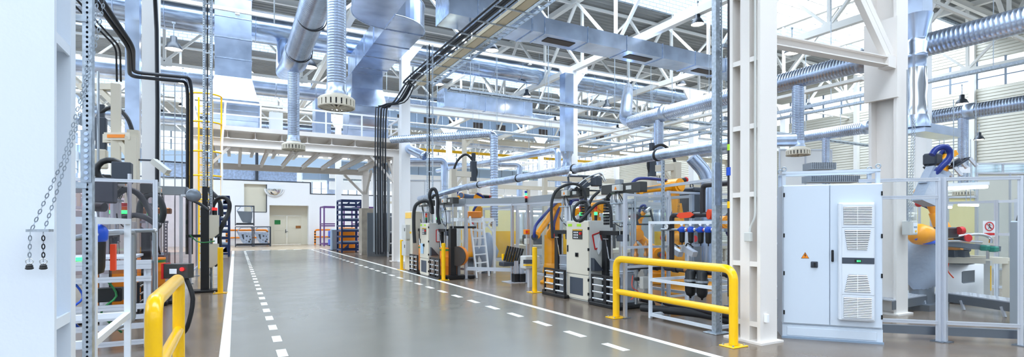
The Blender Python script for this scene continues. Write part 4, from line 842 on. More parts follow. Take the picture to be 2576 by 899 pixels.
# ================================================================ MACHINES
def make_pump(drum='drum_grey', label='x'):
    o = thing('drum_pump', label, 'pump'); WM[o] = Matrix.Identity(4)
    part('base_plate', MB().rbox((-.38,-.4,0),(.34,.7,.09),.02), 'black', o)
    d_ = part('drum', MB().lathe((0,0,.09), [(0,0),(.27,0),(.275,.02),(.27,.04),(.27,.28),(.278,.3),(.27,.32),(.27,.56),(.278,.58),(.27,.6),(.272,.82),(.282,.84),(.282,.86),(.25,.86),(.25,.8),(0,.8)], 36), drum, o)
    if drum == 'orange': part('drum_band', MB().lathe((0,0,.86), [(.279,0),(.279,.05)], 36), 'green_band', d_)
    else: part('drum_clamp', MB().lathe((0,0,.72), [(.272,-.01),(.284,-.008),(.284,.008),(.272,.01)], 36), 'zinc', d_)
    part('mast', MB().rbox((-.08,.45,.09),(.08,.6,1.52),.01).box((-.12,.02,1.44),(.05,.62,1.53)), 'black', o)
    for y in (.36,-.36): part('guide_rod', MB().cyl((0,y,.6),(0,y,2.35),.022), 'chrome', o)
    h = part('head_beam', MB().rbox((-.1,-.6,2.3),(.1,.6,2.5),.012), 'hmi', o)
    jb = part('junction_box', MB().rbox((-.2,-.12,2.34),(-.1,.12,2.47),.008), 'grey_box', h); part('warning_sign', MB().prism([(-.04,2.37),(.04,2.37),(0,2.44)], 0, -.204, -.2), 'orange', jb)
    part('motor', MB().rbox((-.16,-.07,2.48),(-.04,.07,2.58),.01), 'box_side', h); part('name_plate', MB().box((-.105,-.36,2.36),(-.1,-.2,2.44)), 'grey_box', h)
    cy = part('air_cylinder', MB().cyl((-.05,-.1,1.72),(-.05,-.1,2.1),.075).cyl((-.05,.1,1.75),(-.05,.1,2.08),.06), 'alu', o)
    part('cylinder_plate', MB().rbox((-.14,-.24,2.08),(.06,.3,2.11),.004).rbox((-.14,-.2,1.7),(.06,.2,1.73),.004), 'zinc', cy)
    part('pump_tube', MB().lathe((-.02,0,.9), [(.07,0),(.075,.1),(.068,.2),(.074,.3),(.068,.42)], 14), 'chrome', o, label='foil wrapped pump tube')
    part('pump_block', MB().rbox((-.1,-.1,1.32),(.08,.1,1.46),.01).cyl((-.02,-.16,1.4),(-.02,.16,1.4),.04), 'dark_steel', o)
    for x, y in ((.05,.12),(.05,-.12),(-.09,0)): part('tie_rod', MB().cyl((x,y,1.45),(x,y,1.72),.012,n=8), 'chrome', o)
    part('t_handle', MB().bar((-.16,.26,.95),(-.16,.36,1.35),.014).bar((-.16,.28,1.36),(-.16,.44,1.36),.018), 'chrome', o)
    part('cable', MB().tube([(-.2,-.05,2.34),(-.2,-.25,2.1),(-.18,-.28,1.7),(-.16,-.1,1.62),(-.12,.2,1.75),(-.12,.3,1.85)], .012, 6, 5), 'black', o)
    part('cable_set', MB().tube([(-.16,.02,2.34),(-.14,.05,2.2),(-.1,.06,2.1)], .008, 5).tube([(-.16,.05,2.34),(-.12,.12,2.2),(-.09,.1,2.1)], .008, 5).tube([(-.16,-.03,2.34),(-.15,-.06,2.22),(-.1,-.08,2.1)], .008, 5), 'rubber', o)
    rf = part('roller_frame', MB().rbox((-.5,-.45,0),(-.36,.5,.07),.01), 'black', o)
    for y in (-.4,-.02,.02,.44): part('frame_upright', MB().box((-.47,y-.02,.05),(-.43,y+.02,.62)), 'black', rf)
    part('frame_top', MB().box((-.47,-.42,.6),(-.43,.46,.64)), 'black', rf)
    for y0_, y1_ in ((-.37,-.05),(.05,.41)):
        for k in range(4): part('roller', MB().cyl((-.45,y0_,.14+k*.14),(-.45,y1_,.14+k*.14),.026), 'chrome', rf)
    return o
p1_ = make_pump(); p1_.location = (6.98,10.0,0); p1_['label'] = 'drum pump with shiny grey drum standing beside the yellow bollard'; p1_['group'] = 'drum pumps with grey drums'
dup(p1_, (6.98,8.15,0), 0, 'drum pump with grey drum and long black head partly behind the guard rail', 'drum pumps with grey drums')
p2_ = make_pump('orange'); p2_.location = (5.85,17.1,0); p2_['label'] = 'drum pump with orange drum behind the beige control cabinet, next to the white post'; p2_['group'] = 'drum pumps with orange drums'
dup(p2_, (5.85,15.0,0), 0, 'drum pump with orange drum and tall black mast behind the bollard', 'drum pumps with orange drums')
q = D(1140,600,15.7); o = thing('black_mast', 'black steel mast with short top arm beside the orange drum', 'mast', (q.x,q.y,0)); part('mast_post', MB().rbox((q.x-.12,q.y-.1,.08),(q.x+.08,q.y+.1,1.55),.01), 'black', o, True); part('mast_foot', MB().rbox((q.x-.25,q.y-.2,0),(q.x+.65,q.y+.2,.12),.02), 'black', o, True); part('mast_arm', MB().rbox((q.x-.1,q.y-.05,1.55),(q.x+.75,q.y+.05,1.62),.008), 'black', o, True)
# stack lights
def stacklight(p, cols, label, r=.035):
    p = V(p); o = thing('signal_light', label, 'signal light', tuple(p), group='signal lights'); part('stem', MB().cyl(p, p+V((0,0,.12)), r*.9), 'black', o, True)
    for i, c in enumerate(cols): part('lens', MB().cyl(p+V((0,0,.12+i*.07)), p+V((0,0,.185+i*.07)), r, n=18), c, o, True)
    return o
# control cabinets
def ccab(xa, xb, ya, yb_, h, label, extra=True):
    o = thing('control_cabinet', label, 'cabinet', (xa,(ya+yb_)/2,0)); part('body', MB().rbox((xa+.02,ya,.0),(xb,yb_,h),.008), 'grey_box', o, True)
    d1 = part('door', MB().rbox((xa-.01,ya+.01,.58),(xa+.02,yb_-.01,h-.02),.006), 'beige', o, True); d2 = part('lower_door', MB().rbox((xa-.01,ya+.01,.04),(xa+.02,yb_-.01,.56),.006), 'beige', o, True)
    part('door_window', MB().box((xa-.014,ya+.2,.12),(xa-.008,yb_-.15,.5)), 'slot_dark', d2, True); n = 5
    for z in (.68,1.1,1.55,.15,.45): part('hinge', MB().box((xa-.02,ya+.0,z),(xa+.01,ya+.03,z+.06)), 'black', d1, True)
    hm = part('operator_panel', MB().box((xa-.016,ya+.22,1.34),(xa-.01,yb_-.25,1.56)), 'hmi', d1, True); yy = yb_-.28
    for a in range(3):
        for b in range(3): part('button', MB().cbox((xa-.018,yy-.04-a*.06,1.38+b*.055),(.006,.035,.03)), 'paper', hm, True)
    part('stop_button', MB().cyl((xa-.016,ya+.27,1.47),(xa-.05,ya+.27,1.47),.03), 'red', hm, True); part('panel_header', MB().box((xa-.018,ya+.23,1.535),(xa-.015,yb_-.26,1.555)), 'yellow', hm, True)
    for y in (yb_-.15,ya+.35): part('lime_sticker', MB().box((xa-.014,y-.08,1.62),(xa-.01,y+.08,1.68)), 'lime', d1, True)
    part('rotary_switch', MB().cbox((xa-.02,(ya+yb_)/2,1.0),(.02,.1,.09)).cbox((xa-.04,(ya+yb_)/2,1.0),(.03,.02,.06)), 'black', d1, True); part('door_handle', MB().rbox((xa-.03,yb_-.09,1.05),(xa-.01,yb_-.05,1.2),.006), 'black', d1, True)
    part('vent_cowl', MB().prism([(xa+.05,.95),(xa+.05,.68),(xa+.3,.68)], 1, ya-.12, ya), 'dark_steel', o, True)
    for x in (xa+.08,xb-.08): part('eye_bolt', MB().torus((x,ya+.05,h+.035),.03,.008,1,16,6), 'chrome', o, True)
    return o
ccab(6.62,7.25,8.82,9.66,1.75,'grey control cabinet with lime stickers between the two grey drum pumps')
ccab(5.42,6.05,15.62,16.5,1.72,'beige control cabinet between the two orange drum pumps')
q = V((6.83,8.815,1.3)); o = thing('clipboard', 'red framed clipboard with hanging papers on the side of the grey control cabinet', 'clipboard', tuple(q)); fr = MB()
pts = [(-.13,.14),(.08,.2),(.13,-.1),(-.06,-.17)]
for i in range(4): a, b = pts[i], pts[(i+1) % 4]; fr.bar(q+V((a[0],-.01,a[1])), q+V((b[0],-.01,b[1])), .018)
part('red_frame', fr, 'red', o, True); part('paper_sheet', MB().prism([(q.x-.1,q.z+.12),(q.x+.07,q.z+.17),(q.x+.11,q.z-.1),(q.x-.05,q.z-.14)], 1, q.y-.012, q.y-.006), 'paper', o, True); part('loose_paper', MB().prism([(q.x+.06,q.z+.1),(q.x+.15,q.z-.1),(q.x+.02,q.z-.28),(q.x-.02,q.z-.2)], 1, q.y-.03, q.y-.02), 'paper', o, True)
q = V((5.8,15.6,1.3)); o = thing('clipboard', 'red framed notice on the side of the beige control cabinet', 'clipboard', tuple(q)); fr = MB()
pts = [(-.14,.2),(.14,.2),(.14,-.18),(-.14,-.18)]
for i in range(4): a, b = pts[i], pts[(i+1) % 4]; fr.bar(q+V((a[0],-.01,a[1])), q+V((b[0],-.01,b[1])), .02)
part('red_frame', fr, 'red', o, True); part('paper_sheet', MB().box((q.x-.13,q.y-.012,q.z-.17),(q.x+.13,q.y-.006,q.z+.19)), 'paper', o, True)
solo('instruction_card', MB().box((5.385,16.1,.72),(5.4,16.32,1.05)), 'blue_film', 'blue framed instruction card on the beige control cabinet door', 'card')
stacklight((6.9,9.5,1.75), ('green_glow','amber','red_lens'), 'red, amber and lit green signal light under the looped hose on the grey cabinet')
stacklight((6.9,8.95,1.75), ('green_glow','amber','red_lens'), 'signal light with lit green lens beside the loose hose on the grey cabinet')
stacklight((5.6,16.4,1.72), ('green_lens','amber','red_lens'), 'signal light glowing orange on the beige control cabinet'); stacklight((5.75,15.75,1.72), ('green_glow','red_lens'), 'red and green signal light near the thick looped hoses')
q = D(1323,500,14.6); stacklight((q.x,q.y,2.3), ('red_glow','green_glow','blue_lens'), 'signal light with blue, green and red lenses on top of the glazed fence')
# hoses
def hose(pts, r, label, m_='rubber', n=10): return solo('hose', MB().tube(pts, r, n, 6), m_, label, 'hose')
dA, dB = 11.3, 10.3
hose([D(1390,600,dA), D(1388,560,dA), D(1388,510,dA), D(1400,480,dA), D(1430,464,dA), D(1455,466,dA), D(1471,485,dA), D(1474,530,dA), D(1474,558,dA)], .032, 'thick black hose arching over the first grey drum pump')
hose([D(1507,482,dB), D(1490,498,dB), D(1480,520,dB), D(1470,545,dB), D(1452,556,dB), D(1443,545,dB), D(1446,522,dB), D(1462,508,dB), D(1478,510,dB), D(1484,522,dB-.2)], .03, 'thick black hose curled into a loop above the grey control cabinet')
hose([D(1484,522,dB), D(1470,550,dB), D(1458,557,dB-.2), D(1475,540,dB-.2), D(1500,515,dB-.2), D(1520,510,dB-.2), D(1533,518,dB-.2), D(1537,545,dB-.2), D(1538,573,dB-.2)], .03, 'thick black hose swinging over to the second grey drum pump')
hose([D(1043,612,17), D(1041,570,17), D(1042,530,17), D(1050,513,17), D(1070,506,17), D(1083,515,17), D(1086,535,16.8)], .06, 'thick black hose arching over the orange drum by the post')
hose([D(1106,565,16.2), D(1101,540,16.2), D(1101,500,16.2), D(1095,478,16.2), D(1085,478,16.2), D(1081,495,16.2), D(1087,520,16.4), D(1088,538,16.5)], .055, 'tall looped black hose above the beige control cabinet')
hose([D(1086,500,17.5), D(1092,492,17.5), D(1100,495,17.5), D(1103,520,17.5)], .05, 'short black hose behind the tall looped hose')
# cable chains
def cchain(pts, label, w=.09):
    P = [V(p) for p in pts]; m = MB(); Q = []
    for i in range(len(P)-1):
        n = max(1, int((P[i+1]-P[i]).length/.055)); Q += [P[i].lerp(P[i+1], k/n) for k in range(n)]
    for i in range(len(Q)-1): m.bar(Q[i], Q[i].lerp(Q[i+1], .8), w, w*.7)
    return solo('cable_chain', m, 'black', label, 'cable chain')
cchain([D(1448,472,11.6), D(1460,482,11.6), D(1466,510,11.6), D(1466,575,11.6)], 'black cable drag chain behind the first thick hose'); cchain([D(1535,488,10.4), D(1527,500,10.4), D(1525,530,10.4), D(1526,575,10.4)], 'black cable drag chain under the long black head beam', .1)
# ---- robots: joints in world space
def robot(base, sh, el, wr, tool, label, body='robot_yellow', s=1., cover=None, hose_m='hose_blue', group=None, counter=True):
    base, sh, el, wr, tool = (V(p) for p in (base, sh, el, wr, tool)); o = thing('industrial_robot', label, 'robot', tuple(base), group=group)
    side = (el-sh).cross(V((0,0,1))); side = (wr-el).cross(V((0,0,1))) if side.length < .1 else side; side.z = 0; side.normalize(); r = .2*s
    part('base', MB().lathe(base, [(0,0),(.42*s,0),(.42*s,.06),(.33*s,.1),(.3*s,.3*s),(.34*s,.34*s),(.34*s,.42*s),(0,.42*s)], 28), body if not cover else 'dark_steel', o, True)
    t = part('turret', MB().lathe(base+V((0,0,.42*s)), [(.3*s,0),(.33*s,.05),(.28*s,.2)], 24).bar(base+V((0,0,.5*s)), sh-V((0,0,.02)), .4*s, .42*s).cyl(sh-side*.27*s, sh+side*.27*s, .22*s, n=28), body, o, True)
    for e in (-1, 1): part('axis_motor', MB().cyl(sh+side*e*.27*s, sh+side*e*.5*s, .1*s, n=20).cyl(sh+side*e*.5*s, sh+side*e*.56*s, .085*s, n=20), 'dark_steel', t, True); part('motor_cap', MB().cyl(sh+side*e*.56*s, sh+side*e*.6*s, .09*s, n=20), 'red', t, True)
    def limb(a, b, r0, r1, m_, name, off=0):
        d_ = (b-a).normalized(); mb = MB(); n_ = d_.cross(side).normalized(); vs = []
        for k, (tt, rr) in enumerate(((0,r0),(.15,r0*.95),(.5,(r0+r1)/2*.82),(.85,r1*.95),(1,r1))):
            c = a.lerp(b, tt)+side*off
            for q_ in range(12): an = 2*PI*q_/12; vs.append(c+n_*math.cos(an)*rr+side*math.sin(an)*rr*.62)
        mb.add(vs, [(k*12+q_, k*12+(q_+1) % 12, k*12+12+(q_+1) % 12, k*12+12+q_) for k in range(4) for q_ in range(12)], True); mb.cyl(a+side*(off-.13*s), a+side*(off+.13*s), r0*1.05, n=24); mb.cyl(b+side*(off-.12*s), b+side*(off+.12*s), r1*1.1, n=24)
        return part(name, mb, m_, o, True)
    la = limb(sh, el, .19*s, .15*s, body, 'lower_arm')
    ua = limb(el, wr, .14*s, .09*s, cover or body, 'upper_arm'); part('arm_housing', MB().cyl(el-side*.2*s, el+side*.2*s, .2*s, n=28).cyl(el-side*.23*s, el+side*.23*s, .13*s, n=24), body, ua, True)
    back = (el-wr).normalized(); m = MB().cyl(el+back*.1*s+V((0,0,.1*s)), el+back*.42*s+V((0,0,.13*s)), .075*s, n=18); part('wrist_motor', m, 'black', ua, True); part('motor_cap', MB().sphere(el+back*.45*s+V((0,0,.13*s)), .085*s, 14), 'red', ua, True)
    d_ = (tool-wr).normalized(); w_ = part('wrist', MB().sphere(wr, .12*s, 16).cyl(wr, wr+d_*.2*s, .085*s, n=20), body, o, True); part('flange', MB().cyl(wr+d_*.2*s, wr+d_*.26*s, .1*s, n=20), 'dark_steel', w_, True)
    up = V((0,0,.3*s)); part('dress_hose', MB().tube([sh+side*.3*s+V((0,0,-.1*s)), sh.lerp(el,.5)+side*.22*s-back*.12*s, el+side*.28*s+back*.2*s, el+side*.24*s+up*.5, el.lerp(wr,.5)+up*.9+side*.1*s, wr+up*1.1, wr+d_*.25*s+up*.6, wr+d_*.25*s], .045*s, 10, 5), hose_m, o, True)
    if counter: c = sh+side*.0; part('balancer', MB().cyl(c-V((0,0,.02))+back*.25*s, el.lerp(sh,.35)+back*.12*s, .08*s, n=18), body, o, True)
    return o, side
def gripper(p, dirv, w, h, label, m_='dark_steel'):
    p = V(p); d_ = V(dirv).normalized(); u_ = d_.cross(V((0,0,1))).normalized(); v_ = u_.cross(d_).normalized(); o = thing('gripper_frame', label, 'gripper', tuple(p))
    fr = MB()
    for a, b in (((-1,-1),(1,-1)),((1,-1),(1,1)),((1,1),(-1,1)),((-1,1),(-1,-1)),((0,-1),(0,1)),((-1,0),(1,0))): fr.bar(p+u_*a[0]*w/2+v_*a[1]*h/2, p+u_*b[0]*w/2+v_*b[1]*h/2, .035)
    part('frame_tubes', fr, m_, o, True)
    for a in ((-1,-1),(1,-1),(1,1),(-1,1)): q_ = p+u_*a[0]*w/2+v_*a[1]*h/2; part('clamp', MB().bar(q_, q_+d_*.16, .05).cyl(q_+d_*.16, q_+d_*.2, .035), 'alu', o, True)
    part('mounting_plate', MB().cyl(p-d_*.08, p+d_*.02, .09), 'dark_steel', o, True); return o
# right cell robot
dq = 10.3
rb, sd = robot(tuple(D(2402,0,11.1).xy)+(.84,), D(2385,598,dq), D(2332,487,dq), D(2374,408,dq), D(2384,385,dq), 'large yellow robot in the right-hand cell reaching up above the fence', s=.78, cover='grey_cover')
rb['label'] = 'large yellow robot with grey covered forearm reaching above the clear fence'
part('blue_hose', MB().tube([D(2352,438,dq-.3), D(2368,420,dq-.35), D(2384,404,dq-.35), D(2391,388,dq-.35), D(2385,375,dq-.35), D(2372,370,dq-.35), D(2355,376,dq-.35), D(2344,390,dq-.35)], .055, 12, 5), 'hose_blue', rb, True)
part('forearm_cover', MB().bar(D(2322,512,dq-.2), D(2354,440,dq-.2), .3, .3).bar(D(2340,470,dq-.2), D(2360,428,dq-.2), .2, .36), 'grey_cover', rb, True, 'grey cloth forearm cover')
part('cable_box', MB().rbox(D(2346,402,dq)-V((.14,.12,.12)), D(2346,402,dq)+V((.14,.12,.12)),.03).bar(D(2330,425,dq), D(2350,405,dq), .1), 'dark_steel', rb, True)
part('yellow_gear_head', MB().rbox(D(2372,420,dq)-V((.07,.07,.1)), D(2372,420,dq)+V((.1,.07,.16)),.03).bar(D(2378,400,dq), D(2402,384,dq), .12, .1), 'robot_yellow', rb, True)
part('arm_barrel', MB().lathe(D(2302,588,dq-.6), [(0,0),(.15,.02),(.2,.12),(.19,.35),(.16,.5),(.1,.6)], 24, D(2400,605,dq)-D(2302,588,dq-.6)), 'robot_yellow', rb, True)
part('blue_cable', MB().tube([D(2304,600,9.7), D(2318,610,9.7), D(2345,611,9.7), D(2362,606,9.7)], .035, 10, 4), 'blue', rb, True)
gripper(D(2408,412,10.2), (.3,-.3,-.6), .34, .3, 'black and steel gripper frame hanging from the large yellow robot')
m = MB().sphere((0,0,0), 1, 20, (1,1,1)); q = D(2318,650,10.2); m.v = [tuple(V((p[0]*.3*(1+.12*math.sin(7*p[2])), p[1]*.3, p[2]*.62*(1+.08*math.sin(9*p[0]+3*p[1]))))+V((q.x,q.y,q.z-.1))) for p in m.v]
o = thing('covered_robot', 'robot wrapped in a grey cloth cover behind the cream column', 'robot', (q.x,q.y,0)); part('cloth_cover', m, 'grey_cover', o, True); part('stand', MB().cyl((q.x,q.y,0),(q.x,q.y,.6),.2).box((q.x-.4,q.y-.3,0),(q.x+.4,q.y+.3,.12)), 'alu_dark', o, True)
# centre robots
d2 = 12.4; rb, sd = robot(tuple(D(1706,0,d2).xy)+(0,), D(1706,600,d2), D(1697,468,d2), D(1605,481,d2-.6), D(1575,484,d2-.8), 'yellow robot with long straight forearm above the fence beside the pipe rack', s=.85)
E_, S2 = D(1697,468,d2), D(1706,600,d2); n_ = -V((S_,C_,0)); mt = facing(E_.lerp(S2,.42)+n_*.19, n_, PI/2-.07)
text('R-2000iB/165F', .075, mt, 'black', rb, 'arm_lettering')
d3 = 13.4; robot(tuple(D(1492,0,d3).xy)+(0,), D(1492,600,d3), D(1500,520,d3), D(1440,535,d3-.5), D(1420,560,d3-.7), 'yellow robot bent behind the grey control cabinet', s=.9)
robot(tuple(D(1392,0,14.6).xy)+(0,), D(1392,590,14.6), D(1402,520,14.6), D(1350,592,13.9), D(1342,600,13.6), 'yellow robot with outstretched round nose beside the bollard', s=.9)
robot(tuple(D(1772,0,13.5).xy)+(0,), D(1772,636,13.5), D(1742,560,13.5), D(1700,545,13.5), D(1690,560,13.5), 'yellow robot low behind the black manifold pipes', s=.8)
robot(tuple(D(1655,0,14.5).xy)+(0,), D(1655,640,14.5), D(1602,590,14.5), D(1612,545,14.5), D(1630,520,14.4), 'yellow robot seen through the aluminium fence panel', s=.8)
robot(tuple(D(1195,0,20).xy)+(0,), D(1195,560,20), D(1205,500,20), D(1160,492,19.7), D(1150,500,19.6), 'yellow robot with dark cover behind the ladder platform', s=1., cover='blue_cloth')
robot(tuple(D(1500,0,30).xy)+(0,), D(1500,560,30), D(1505,510,30), D(1460,500,30), D(1450,505,30), 'yellow robot in the second row of cells', s=1.2)
robot(tuple(D(1862,0,17).xy)+(0,), D(1862,600,17), D(1825,560,17), D(1800,590,17), D(1795,600,17), 'yellow robot behind the cream column and strut mast', s=1.1)
gripper(D(1470,462,11.8), (-.3,-1,.35), .75, .35, 'steel gripper frame tilted up above the hose arches'); gripper(D(1600,545,11.6), (-1,-.3,-.5), .8, .4, 'dark gripper seen through the aluminium fence panel')
q = D(1222,630,17.8); m = MB().sphere((0,0,0), 1, 20); m.v = [tuple(V((p[0]*.42*(1+.15*math.sin(6*p[2]+2)), p[1]*.35, p[2]*.62*(1+.1*math.sin(8*p[0]))))+V((q.x,q.y,.75))) for p in m.v]
o = thing('covered_robot', 'robot wrapped in grey cloth behind the ladder', 'robot', (q.x,q.y,0)); part('cloth_cover', m, 'grey_cover', o, True); part('stand', MB().cyl((q.x,q.y,0),(q.x,q.y,.4),.2), 'alu_dark', o, True)
# post robots (beige gantry arms with black hose)
def gantry_robot(u, v, d_, label, flip=1):
    p = D(u,v,d_); R_ = V((C_,-S_,0))*flip; o = thing('gantry_robot', label, 'robot', (p.x,p.y,0)); a = p-R_*.75
    part('post', MB().bar(V((a.x,a.y,0)), a+V((0,0,.2)), .22), 'beige', o, True); part('boom', MB().bar(a+V((0,0,.05)), p, .14, .2), 'beige', o, True); part('knee_plate', MB().bar(a+V((0,0,-.45))+R_*.1, a+V((0,0,0))+R_*.4, .08), 'beige', o, True)
    part('carriage', MB().rbox(p+V((-.1,-.1,-.35)), p+V((.1,.1,.5)),.02).bar(p+V((0,0,.5)), p+V((0,0,.8)), .12), 'dark_steel', o, True); part('gear_body', MB().rbox(p+V((-.16,-.13,-.7)), p+V((.12,.1,-.25)),.03), 'beige', o, True)
    part('black_hose', MB().tube([a+V((0,0,.1)), a+R_*.15+V((0,0,.5)), a+R_*.45+V((0,0,.75)), p+V((-.05,0,.55)), p+R_*.12+V((0,0,.1)), p+V((0,0,-.3))], .045, 10, 5), 'rubber', o, True); return o
gantry_robot(1191,440,19, 'beige post robot with black hose arch above the ladder platform'); gantry_robot(255,350,12, 'beige post robot with dark motor between the perforated strut and the hall column', -1); gantry_robot(1640,425,16, 'small gantry unit with cables above the insulated pipe', -1)
o = thing('curved_tube_frame', 'bent chrome tubes on the tilted gripper above the hose arches', 'frame', tuple(D(1480,450,11.6))); part('bent_tube', MB().tube([D(1443,476,11.6), D(1470,452,11.6), D(1500,438,11.6), D(1513,437,11.6), D(1524,456,11.6)], .015, 8, 4).tube([D(1455,478,11.7), D(1480,455,11.7), D(1508,442,11.7), D(1520,458,11.7)], .012, 8, 4), 'chrome', o, True); part('clamp_block', MB().rbox(D(1500,458,11.6)-V((.1,.1,.1)), D(1500,458,11.6)+V((.1,.1,.1)),.02).bar(D(1465,475,11.6), D(1505,450,11.6), .06), 'dark_steel', o, True)
q = D(1740,515,12.8); o = thing('compressor_block', 'dark compressor block with lifting eye behind the black riser pipe', 'machine', (q.x,q.y,0)); part('block', MB().rbox(q-V((.35,.3,.3)), q+V((.3,.3,.3)),.06).rbox(q-V((.15,.2,-.3)), q+V((.15,.2,.42)),.03), 'dark_steel', o, True); part('lifting_eye', MB().torus(q+V((0,0,.47)), .05, .014, 1), 'dark_steel', o, True); part('stand', MB().rbox((q.x-.3,q.y-.25,0),(q.x+.25,q.y+.25,q.z-.3),.02), 'alu_dark', o, True)
solo('pipe_support', MB().perf((AX(1669,400,6.95).x,AX(1669,400,6.95).y,0), .05, 0, 2.85, (-.3,-1,0), .06, .01).box((6.93,AX(1669,400,6.95).y+.005,0),(6.97,AX(1669,400,6.95).y+.03,2.85)), 'zinc', 'perforated support post under the insulated pipe by the yellow robot', 'post')
solo('guide_rail', MB().alu(AX(1572,482,7.3), AX(1790,453,7.3), .05), 'alu', 'aluminium rail rising past the yellow robot elbow', 'rail')
def gallows(u, v, d_, label, flip=1, w=.75):
    p = D(u,v,d_); R_ = V((C_,-S_,0))*flip; m = MB().bar(V((p.x,p.y,0)), p, .16).bar(p-V((0,0,.06)), p+R_*w-V((0,0,.06)), .13).bar(p-V((0,0,.45)), p+R_*.4-V((0,0,.06)), .1)
    return solo('gallows_post', m, 'beige', label, 'post')
gallows(1168,345,22, 'beige gallows post behind the gantry robot'); gallows(292,212,11, 'beige gallows post beside the near perforated strut', -1)
o = thing('beige_machine_arm', 'beige beam head with yellow warning strip on the left machine', 'machine', (-3,10,0)); q = D(330,345,11)
part('beam_head', MB().bar(q-V((C_,-S_,0))*.5, q+V((C_,-S_,0))*.05, .22, .16), 'beige', o, True); part('post', MB().bar((q.x,q.y,0), q, .2).bar(q-V((C_,-S_,0))*.25-V((0,0,.05)), q-V((0,0,.4)), .09), 'beige', o, True); n_ = -V((S_,C_,0)); a = q+n_*.12; part('warning_strip', MB().bar(a-V((C_,-S_,0))*.42, a-V((C_,-S_,0))*.05, .01, .07), 'orange', o, True)
def GZ(u, v, z=0.): a = ray(u, v); return V((0,0,EYE)) + a*((z-EYE)/a.z)
RT = V((C_,-S_,0)); FW = V((S_,C_,0))
# ================================================================ RIGHT ROBOT CELL
A, B, Cc = GZ(2245,757,.28), GZ(2372,737,.28), GZ(2640,775,.28)
for a, b, l in ((A,B,'checker plate walkway beside the wrapped robot'),(B,Cc,'checker plate walkway in front of the white turntable drum')):
    o = thing('walkway', l, 'walkway', (a.x,a.y,0)); d_ = (b-a).normalized(); n_ = V((-d_.y,d_.x,0)); n_ = n_ if n_.dot(FW) > 0 else -n_
    part('tread_plate', MB().bar(a+n_*.25, b+n_*.25, .5, .02), 'alu', o, True); part('side_skirt', MB().bar(a-V((0,0,.09)), b-V((0,0,.09)), .02, .16), 'alu_dark', o, True); m = MB(); L = (b-a).length
    for k in range(int(L/.09)):
        for j in range(5): c = a+d_*(.04+k*.09)+n_*(.06+j*.095)+V((0,0,.012)); e = (d_ if (k+j) % 2 else n_)*.025; m.bar(c-e, c+e, .012, .006)
    part('tread_pattern', m, 'chrome', o, True)
    for t in (.2,.6,.9): q = a.lerp(b, t); part('leg', MB().bar(q-V((0,0,.1)), V((q.x,q.y,0))+d_*.06, .04), 'alu', o, True)
q = D(2422,0,11.2); o = thing('turntable', 'big white drum turntable with flat flange in the robot cell', 'turntable', (q.x,q.y,0)); part('drum_wall', MB().lathe((q.x,q.y,.1), [(.47,0),(.47,.72),(.0,.74)], 48), 'paper', o, True); part('base_flange', MB().lathe((q.x,q.y,.02), [(.72,0),(.72,.08),(.45,.1)], 48), 'grey_box', o, True)
o = thing('work_table', 'beige steel table frame carrying door fixtures in front of the white drum', 'table', (12.5,4.5,0)); a, b = D(2310,652,10.6), D(2535,662,10.4); a.z = b.z = .93
part('front_beam', MB().bar(a, b, .12, .12), 'beige', o, True); part('rear_beam', MB().bar(a+FW*1.4, b+FW*1.4, .12, .12), 'beige', o, True)
for t in (0,1): c = a.lerp(b, t); part('end_beam', MB().bar(c, c+FW*1.4, .12, .12), 'beige', o, True); part('leg', MB().bar(V((c.x,c.y,0)), c, .13), 'beige', o, True); c = c+FW*1.4; part('leg', MB().bar(V((c.x,c.y,0)), c, .13), 'beige', o, True)
c = b-RT*.4; part('warning_post', MB().bar(V((c.x,c.y,.2)), c, .1), 'grey_box', o, True); c = c-FW*.06; part('yellow_strip', MB().bar(c-V((0,0,.1)), c-V((0,0,.6)), .04, .01), 'yellow', o, True, 'yellow warning strip'); part('actuator', MB().rbox(b+RT*-1.0+V((-.1,-.1,-.45)), b+RT*-.6+V((.1,.1,-.2)),.02), 'alu_dark', o, True)
part('red_cable', MB().tube([b-RT*1.2+V((0,0,-.05)), b-RT*1.22+V((0,0,-.2)), b-RT*1.1+V((0,0,-.35))], .012, 6), 'orange_red', o, True)
o = thing('door_fixture', 'dark tray fixture with green clamps lying across the beige table', 'fixture', tuple(D(2420,615,10.2))); a, b = D(2340,610,10.2), D(2500,626,10.2)
part('fixture_beam', MB().bar(a, b, .3, .1), 'alu_dark', o, True); part('bright_frame', MB().tube([D(2345,602,9.9), D(2400,596,9.9), D(2460,590,9.9), D(2490,598,9.9), D(2492,612,9.9)], .03, 8, 4).tube([D(2350,606,9.9), D(2420,607,9.9), D(2470,610,9.9)], .025, 8, 3), 'chrome', o, True)
for u, v in ((2345,616),(2478,625),(2500,628)): c = D(u, v, 10.05); part('green_clamp', MB().rbox(c-V((.09,.06,.05)), c+V((.09,.06,.06)),.02), 'teal', o, True, 'green clamp')
for u in (2365,2395,2420): c = D(u,640,10.2); part('pneumatic_block', MB().rbox(c-V((.1,.08,.06)), c+V((.1,.08,.08)),.01), 'dark_steel', o, True)
for u in (2350,2485): part('stand', MB().bar(D(u,625,10.1), D(u,652,10.1), .04), 'chrome', o, True)
o = thing('red_axis_motor', 'black servo motor block with red cap between the robot arm and the fixture', 'motor', tuple(D(2380,582,9.9))); part('motor_body', MB().rbox(D(2382,585,9.9)-V((.28,.12,.1)), D(2382,585,9.9)+V((.2,.12,.1)),.02), 'black', o, True); part('red_cap', MB().cyl(D(2412,581,9.8), D(2422,580,9.8), .075, n=20).cyl(D(2362,577,9.8), D(2372,577,9.8), .06), 'red', o, True); part('warning_sticker', MB().cbox(D(2377,585,9.72), (.06,.01,.06)), 'yellow', o, True)
